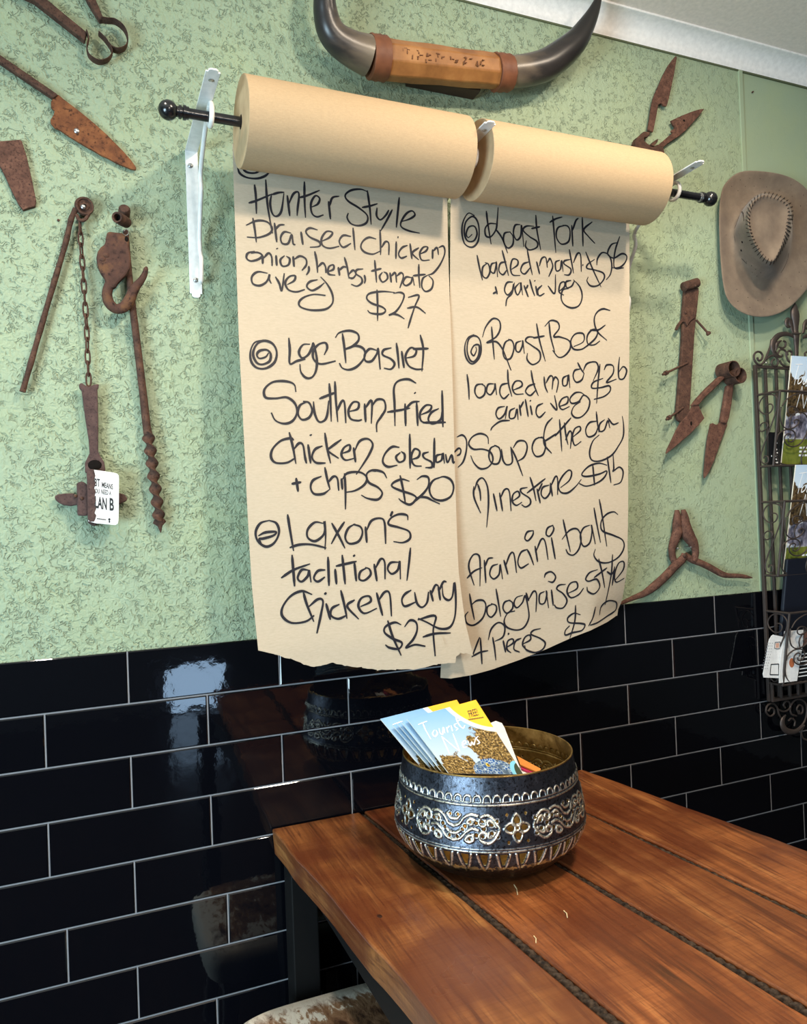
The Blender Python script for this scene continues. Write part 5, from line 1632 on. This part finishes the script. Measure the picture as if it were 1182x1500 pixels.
def cover_mat(name, kind):
    m = Mat(name, rough=0.22, spec=0.5, coat=0.3)
    uv = m.coord(kind='UV')
    sp_ = m.n('ShaderNodeSeparateXYZ')
    m.link(uv, sp_.inputs[0])
    u, v_ = sp_.outputs[0], sp_.outputs[1]
    skc = ((176, 196, 214), (146, 184, 220), (104, 162, 214)) if kind == 'lizard' else ((236, 242, 250), (216, 232, 247), (178, 210, 242))
    sky = m.ramp(m.math('ADD', m.math('MULTIPLY', v_, 0.7), m.math('MULTIPLY', u, 0.12)), [(p, srgb(*q)) for p, q in zip((0.25, 0.55, 0.85), skc)])
    n_ = m.noise(7, 6, 0.65, 0.4, uv)
    leaf = m.ramp(m.noise(34, 8, 0.78, 0.1, uv), [(0.38, srgb(30, 24, 20)), (0.48, srgb(84, 66, 38)), (0.56, srgb(160, 128, 62)), (0.66, srgb(226, 214, 180))])
    dark = m.ramp(m.noise(22, 5, 0.7, 0.2, uv), [(0.35, srgb(30, 26, 22)), (0.6, srgb(112, 90, 60)), (0.75, srgb(190, 180, 160))])

    def disc(cu, cv, ru, rv, amp, soft=0.08):
        a = m.math('POWER', m.math('DIVIDE', m.math('SUBTRACT', u, cu), ru), 2)
        b = m.math('POWER', m.math('DIVIDE', m.math('SUBTRACT', v_, cv), rv), 2)
        d = m.math('ADD', m.math('SQRT', m.math('ADD', a, b)), m.math('MULTIPLY', m.math('SUBTRACT', n_, 0.5), amp))
        return m.ramp(d, [(1.0 - soft, (1, 1, 1)), (1.0, (0, 0, 0))]), d
    c = sky
    if kind == 'lizard':
        bush, _ = disc(0.22, -0.02, 0.30, 0.34, 1.6)
        tree, _ = disc(0.86, 0.34, 0.36, 0.30, 1.8)
        c = m.mix(bush, c, leaf)
        c = m.mix(tree, c, leaf)
        body_, _ = disc(0.66, 0.02, 0.30, 0.19, 0.25, 0.03)
        cell = m.ramp(m.voro(26, 'DISTANCE_TO_EDGE', uv), [(0.05, srgb(176, 196, 206)), (0.12, srgb(38, 84, 150))])
        cell = m.mix(m.ramp(n_, [(0.45, (0, 0, 0)), (0.6, (1, 1, 1))]), cell, srgb(70, 90, 110))
        c = m.mix(body_, c, cell)
        eye, _ = disc(0.60, 0.125, 0.022, 0.026, 0, 0.02)
        c = m.mix(eye, c, srgb(216, 178, 50))
        eye, _ = disc(0.605, 0.125, 0.011, 0.015, 0, 0.02)
        c = m.mix(eye, c, srgb(16, 16, 16))
        col, _ = disc(0.99, 0.0, 0.13, 0.17, 0, 0.03)
        c = m.mix(col, c, srgb(120, 190, 214))
        col, _ = disc(1.02, -0.01, 0.11, 0.155, 0, 0.03)
        c = m.mix(col, c, srgb(52, 62, 44))
    else:
        tree, _ = disc(0.12, 0.62, 0.30, 0.20, 2.2)
        c = m.mix(tree, c, dark)
        lake, _ = disc(0.5, 0.36, 0.62, 0.13, 0.5)
        c = m.mix(lake, c, m.ramp(m.noise(9, 4, 0.6, 0.3, uv), [(0.35, srgb(58, 58, 70)), (0.55, srgb(140, 138, 158)), (0.7, srgb(214, 214, 232))]))
        blue, _ = disc(0.75, 0.60, 0.36, 0.14, 0.9)
        c = m.mix(blue, c, m.ramp(n_, [(0.4, srgb(36, 70, 140)), (0.65, srgb(150, 170, 220))]))
        band = m.ramp(v_, [(0.24, (1, 1, 1)), (0.25, (0, 0, 0))])
        c = m.mix(band, c, m.ramp(n_, [(0.3, srgb(96, 104, 40)), (0.7, srgb(134, 142, 62))]))
    yel, d = disc(1.1, 1.1, 0.51, 0.51, 0, 0.02)
    ringm = m.ramp(d, [(1.10, (1, 1, 1)), (1.13, (0, 0, 0))])
    ringm = m.ramp(m.math('MULTIPLY', d, 0.5), [(0.545, (1, 1, 1)), (0.56, (0, 0, 0))])
    if kind == 'lizard':
        c = m.mix(ringm, c, srgb(236, 240, 226))
        c = m.mix(yel, c, srgb(240, 188, 52))
    m.color(c)
    return m.m


M_LIZ = cover_mat('booklet_cover_print', 'lizard')
M_LAKE = cover_mat('magazine_cover_print', 'lake')


def cover_quad(name, TL, TR, BL, BR, mat, parent, v0=0.0, n=8):
    g = G()
    v, f, uv = [], [], []
    for j in range(n + 1):
        for i in range(n + 1):
            a, b = i / n, j / n
            v.append((BL * (1 - a) + BR * a) * (1 - b) + (TL * (1 - a) + TR * a) * b)
            uv.append((a, v0 + (1 - v0) * b))
    for j in range(n):
        for i in range(n):
            p = j * (n + 1) + i
            f.append((p, p + 1, p + n + 2, p + n + 1))
    o = obj(name, G().add(v, f), mat, parent, smooth=False)
    l = o.data.uv_layers.new(name='UVMap')
    for lp in o.data.loops:
        l.data[lp.index].uv = uv[lp.vertex_index]
    return o


TITLE = "295,250 355,226|325,238 348,290 385,354|405,290 395,315 410,337 427,315 415,290|437,280 446,315 462,320 466,273 477,316|487,272 497,312|490,285 507,263|517,260 528,303|557,248 541,257 548,275 563,285 551,299|545,178 565,245 598,284 612,262|556,232 585,222|455,335 510,457|455,335 575,442|530,318 577,442|590,402 616,386 610,370 595,385 602,417 627,410|632,375 647,407 657,380 670,402 682,358|703,343 687,355 697,370 708,387 692,398"


def title(parent, TL, TR, BL, mat, hw, s=1.0, name='title_lettering'):
    """white brushed title, laid out in the cover's own frame"""
    ex, ey = TR - TL, BL - TL
    n = ex.cross(ey).normalized()
    if n.dot(TL - CAM) > 0:
        n = -n
    A = np.array([[477, 282], [-135, 365]], float)
    g = G()
    for st in TITLE.split('|'):
        pts = [tuple(float(q) for q in p.split(',')) for p in st.split()]
        P = []
        for x, y in cr(pts, 4):
            a, b = np.linalg.solve(A, np.array([x - 218, y - 205]))
            P.append(TL + ex * a + ey * (b * s) + n * 0.0006)
        ribbon(g, P, [n] * len(P), hw)
    return obj(name, g, mat, parent, smooth=False)


# booklets in the bowl, fanned to the left
n60 = Vector((0, -math.cos(math.radians(60)), math.sin(math.radians(60))))
P0 = U(596, 1053, 0.30)
k = 250 / 1182
lab = ['front booklet in the bowl, whole cover with yellow FREE corner showing', 'second booklet in the bowl, a thin strip just left of the front booklet', 'third booklet in the bowl, a strip left of the second booklet',
       'fourth booklet in the bowl, a strip right of the rearmost booklet', 'rearmost booklet in the bowl, its corner furthest left']
for i in range(5):
    p0 = P0 - n60 * (0.0105 * i)
    sh_ = [(0, 0), (-8, 5), (-14, 7), (-21, 9), (-39, 0)][i]
    tr = [(697, 1025), (690, 1032), (684, 1034), (677, 1036), (669, 1025)][i]
    q = [(596 + sh_[0], 1053 + sh_[1]), tr, (656 + sh_[0] * 0.86, 1131 + sh_[1] * 0.4), (765 + sh_[0] * 0.8, 1132)]
    TL, TR, BL, BR = [UP(*x, p0, n60) for x in q]
    ext = 1.02
    BLe, BRe = TL + (BL - TL) * ext, TR + (BR - TR) * ext
    t = thing('booklet', lab[i], 'booklet', BLe, 'tourist booklets in the bowl')
    g = G().prism([TL - n60 * 0.0003, TR - n60 * 0.0003, BRe - n60 * 0.0003, BLe - n60 * 0.0003], -n60 * 0.0012)
    obj('page_block', g, M_PAGE, t, smooth=False)
    cv = cover_quad('cover', TL, TR, BLe, BRe, M_LIZ, t, 0.0)
    title(cv, TL, TR, BL, PRINT_WHITE, 0.0012)
    ex, ez = (TR - TL), (TL - BL)
    A = np.array([[477, 282], [-135, 365]], float)

    def at(x, y):
        a, b = np.linalg.solve(A, np.array([x - 218, y - 205]))
        return TL + ex * a - ez * b
    if i == 0:
        text_on('lettering', 'FREE!', PRINT_DARK, cv, at(648, 207), at(712, 190) - at(648, 207), at(632, 155) - at(648, 207), (at(632, 155) - at(648, 207)).length, (at(712, 190) - at(648, 207)).length, 0.0, 0.0006)
        g = G()
        for w in range(9):
            g.prism([at(640 + w * 12 + dx, 226 - w * 1.7 + dy) + n60 * 0.0005 for dx, dy in ((0, 0), (8, -1), (5, -9), (-3, -8))], n60 * 0.0001)
        obj('fine_print', g, PRINT_DARK, cv, smooth=False)

# loose leaflets behind them in the bowl
def slab(px, d_or_plane, th, name, mat, label, cat, group=None, bevel=0.0002):
    o = obj(name, G().plate(px, d_or_plane, th), mat, smooth=False, bevel=bevel)
    return tag(o, label, cat, group)


p0 = U(722, 1057, 0.20)
nn = Vector((-0.1, -0.75, 0.66)).normalized()
Q = [UP(x, y, p0, nn) for x, y in ((716, 1060), (726, 1056), (735, 1059), (739, 1066), (762, 1126), (742, 1128))]
o = obj('leaflet', G().prism(Q, -nn * 0.0015), plain('white_leaflet', (236, 238, 240), 0.6), smooth=False)
tag(o, 'white round-cornered leaflet poking out behind the right edge of the front booklet', 'leaflet', 'leaflets in the bowl')
for i, (pts, col, lb) in enumerate((((((757, 1107), (792, 1126), (790, 1132), (762, 1120))), (226, 140, 60), 'orange leaflet edge at the right side inside the bowl, topmost'),
                                    ((((760, 1115), (791, 1130), (786, 1135), (764, 1126))), (196, 40, 92), 'crimson leaflet edge in the bowl between the orange and white ones'),
                                    ((((762, 1120), (788, 1133), (770, 1140), (757, 1134))), (240, 236, 230), 'white leaflet lying under the orange and crimson ones in the bowl'))):
    Q = [UZ(x, y, ZT + 0.165 - 0.004 * i) for x, y in pts]
    o = obj('leaflet', G().prism(Q, (0, 0, -0.003)), plain('leaflet_%d' % i, col, 0.6), smooth=False)
    tag(o, lb, 'leaflet', 'leaflets in the bowl')

# magazines and cards in the rack
for i, (tl, bl, lb) in enumerate((((1160, 521), (1144.5, 682), 'tall lake-cover magazine in the top basket of the iron rack'),
                                  ((1166, 681), (1147.5, 841), 'tall lake-cover magazine in the middle basket of the iron rack'))):
    TL, BL = U(*tl, 0.080), U(*bl, 0.046)
    ex = Vector((0.21, 0.0, 0.0))
    TR, BR = TL + ex, BL + ex
    n = ex.cross(TL - BL).normalized()
    t = thing('magazine', lb, 'magazine', BL, 'magazines in the iron rack')
    obj('page_block', G().prism([TL - n * 0.0004, TR - n * 0.0004, BR - n * 0.0004, BL - n * 0.0004], -n * 0.003), M_PAGE, t, smooth=False)
    cv = cover_quad('cover', TL, TR, BL, BR, M_LAKE, t)
    vb = TL + (BL - TL) * 0.62
    title(cv, TL - (TL - BL) * -0.02, TR, vb, PRINT_WHITE, 0.0013)
    g = G()
    rr = random.Random(4)
    for r_ in range(3):
        x = 0.30
        while x < 0.95:
            w = rr.uniform(0.03, 0.1)
            a = BL + (TL - BL) * (0.155 - r_ * 0.035) + ex * x + n * 0.0004
            g.prism([a, a + ex * w, a + ex * w + (TL - BL) * 0.018, a + (TL - BL) * 0.018], n * 0.0001)
            x += w + 0.02
    obj('fine_print', g, PRINT_WHITE, cv, smooth=False)
M_NAVY = plain('navy_folder', (21, 25, 37), 0.4)
M_BLK = plain('black_leaflet', (20, 20, 24), 0.4)
TL, BL = U(1126, 633, 0.046), U(1126, 683, 0.042)
t = thing('leaflet', 'narrow black leaflet with white writing behind the magazine in the top basket', 'leaflet', BL, 'leaflets in the iron rack')
cv = obj('sheet', G().prism([TL, TL + Vector((0.099, 0, 0)), BL + Vector((0.099, 0, 0)), BL], (0, 0.0012, 0)), M_BLK, t, smooth=False)
g = G()
rr = random.Random(2)
for x in (0.006, 0.022, 0.026):
    for j in range(9):
        z = BL.z + 0.008 + j * 0.009
        if rr.random() < (0.3 if x < 0.01 else 0.8):
            g.box((BL.x + x, TL.y - 0.0008, z), (BL.x + x + rr.uniform(0.002, 0.005), TL.y - 0.0005, z + 0.004))
obj('fine_print', g, PRINT_WHITE, cv, smooth=False)

z3 = U(1119.5, 1001, DB).z
TL, BL = U(1154, 819, 0.066), U(1139, 996, 0.045)
t = thing('folder', 'thick navy blue folder standing in the lowest basket of the iron rack', 'folder', BL)
obj('folder_cover', G().prism([TL, TL + Vector((0.22, 0, 0)), BL + Vector((0.22, 0, 0)), BL], (0, 0.012, 0)), M_NAVY, t, smooth=False, bevel=0.003)
k = 92 / 627
XB2 = lambda pts: C(pts, 1090, 880, k)
t = thing('card', 'white card with a small black frame at left in the lowest basket', 'card', U(1117, 993, 0.058), 'cards in the iron rack')
cv = obj('sheet', G().plate(XB2([(275, 350), (292, 338), (300, 342), (420, 365), (410, 560), (395, 775), (195, 766), (188, 735), (220, 560), (250, 390)]), 0.058, 0.0015), M_CARD, t, smooth=False)
g = G()
fr = XB2([(268, 636), (345, 632), (345, 740), (258, 738)])
for a, b in zip(fr, fr[1:] + fr[:1]):
    g.tube([U(*a, 0.0586), U(*b, 0.0586)], 0.0014, 0.0003, seg=6)
obj('printed_frame', g, PRINT_DARK, cv)
g = G()
fr = XB2([(308, 416), (360, 412), (355, 478), (330, 482), (303, 474)])
for a, b in zip(fr, fr[1:] + fr[:1]):
    g.tube([U(*a, 0.0586), U(*b, 0.0586)], 0.0009, 0.0003, seg=6)
obj('printed_frame', g, PRINT_DARK, cv)
obj('printed_emblem', G().plate(XB2([(315, 425), (350, 422), (346, 470), (315, 470)]), 0.0584, 0.0003), plain('salmon_print', (222, 172, 150), 0.6), cv, smooth=False)
g = G()
for i, x in enumerate((262, 282, 232, 245)):
    for j in range(10):
        a = U(*XB2([(x - j * 6.0, 430 + j * 28)])[0], 0.0584)
        g.box((a.x, a.y - 0.0002, a.z), (a.x + 0.0016, a.y, a.z + 0.003))
obj('fine_print', g, plain('grey_print', (150, 150, 158), 0.6), cv, smooth=False)
t = thing('card', 'white card with an orange picture behind the front scrolls of the lowest basket', 'card', U(1143, 1000, 0.064), 'cards in the iron rack')
cv = obj('sheet', G().plate(XB2([(405, 305), (592, 290), (585, 450), (552, 640), (528, 800), (350, 822), (352, 700), (366, 560), (390, 420)]), 0.064, 0.0015), M_CARD, t, smooth=False)
obj('printed_picture', G().ball(U(*XB2([(475, 620)])[0], 0.0642), 0.010, 12, 1, 0.02, 1.3), plain('orange_print', (190, 110, 70), 0.6), cv)
t = thing('leaflet', 'black leaflet with white lines at the right of the lowest basket', 'leaflet', U(1172, 1000, 0.056), 'leaflets in the iron rack')
A, B = U(1177, 925, 0.060), U(1166, 998, 0.052)
cv = obj('sheet', G().prism([A, A + Vector((0.1, 0, 0)), B + Vector((0.1, 0, 0)), B], (0, 0.0012, 0)), M_BLK, t, smooth=False)
g = G()
for j in range(7):
    p = B + (A - B) * (0.08 + 0.075 * j)
    g.box((p.x + 0.006, p.y - 0.0009, p.z), (p.x + 0.09 - 0.012 * (j % 3), p.y - 0.0006, p.z + 0.0028))
obj('printed_lines', g, PRINT_WHITE, cv, smooth=False)
p = B + (A - B) * 0.72
obj('printed_picture', G().prism([p + Vector((0.004, -0.0004, 0)), p + Vector((0.095, -0.0004, 0)), A + Vector((0.095, -0.0004, 0)), A + Vector((0.004, -0.0004, 0))], (0, 0.0003, 0)), plain('brown_print', (120, 84, 72), 0.6), cv, smooth=False)
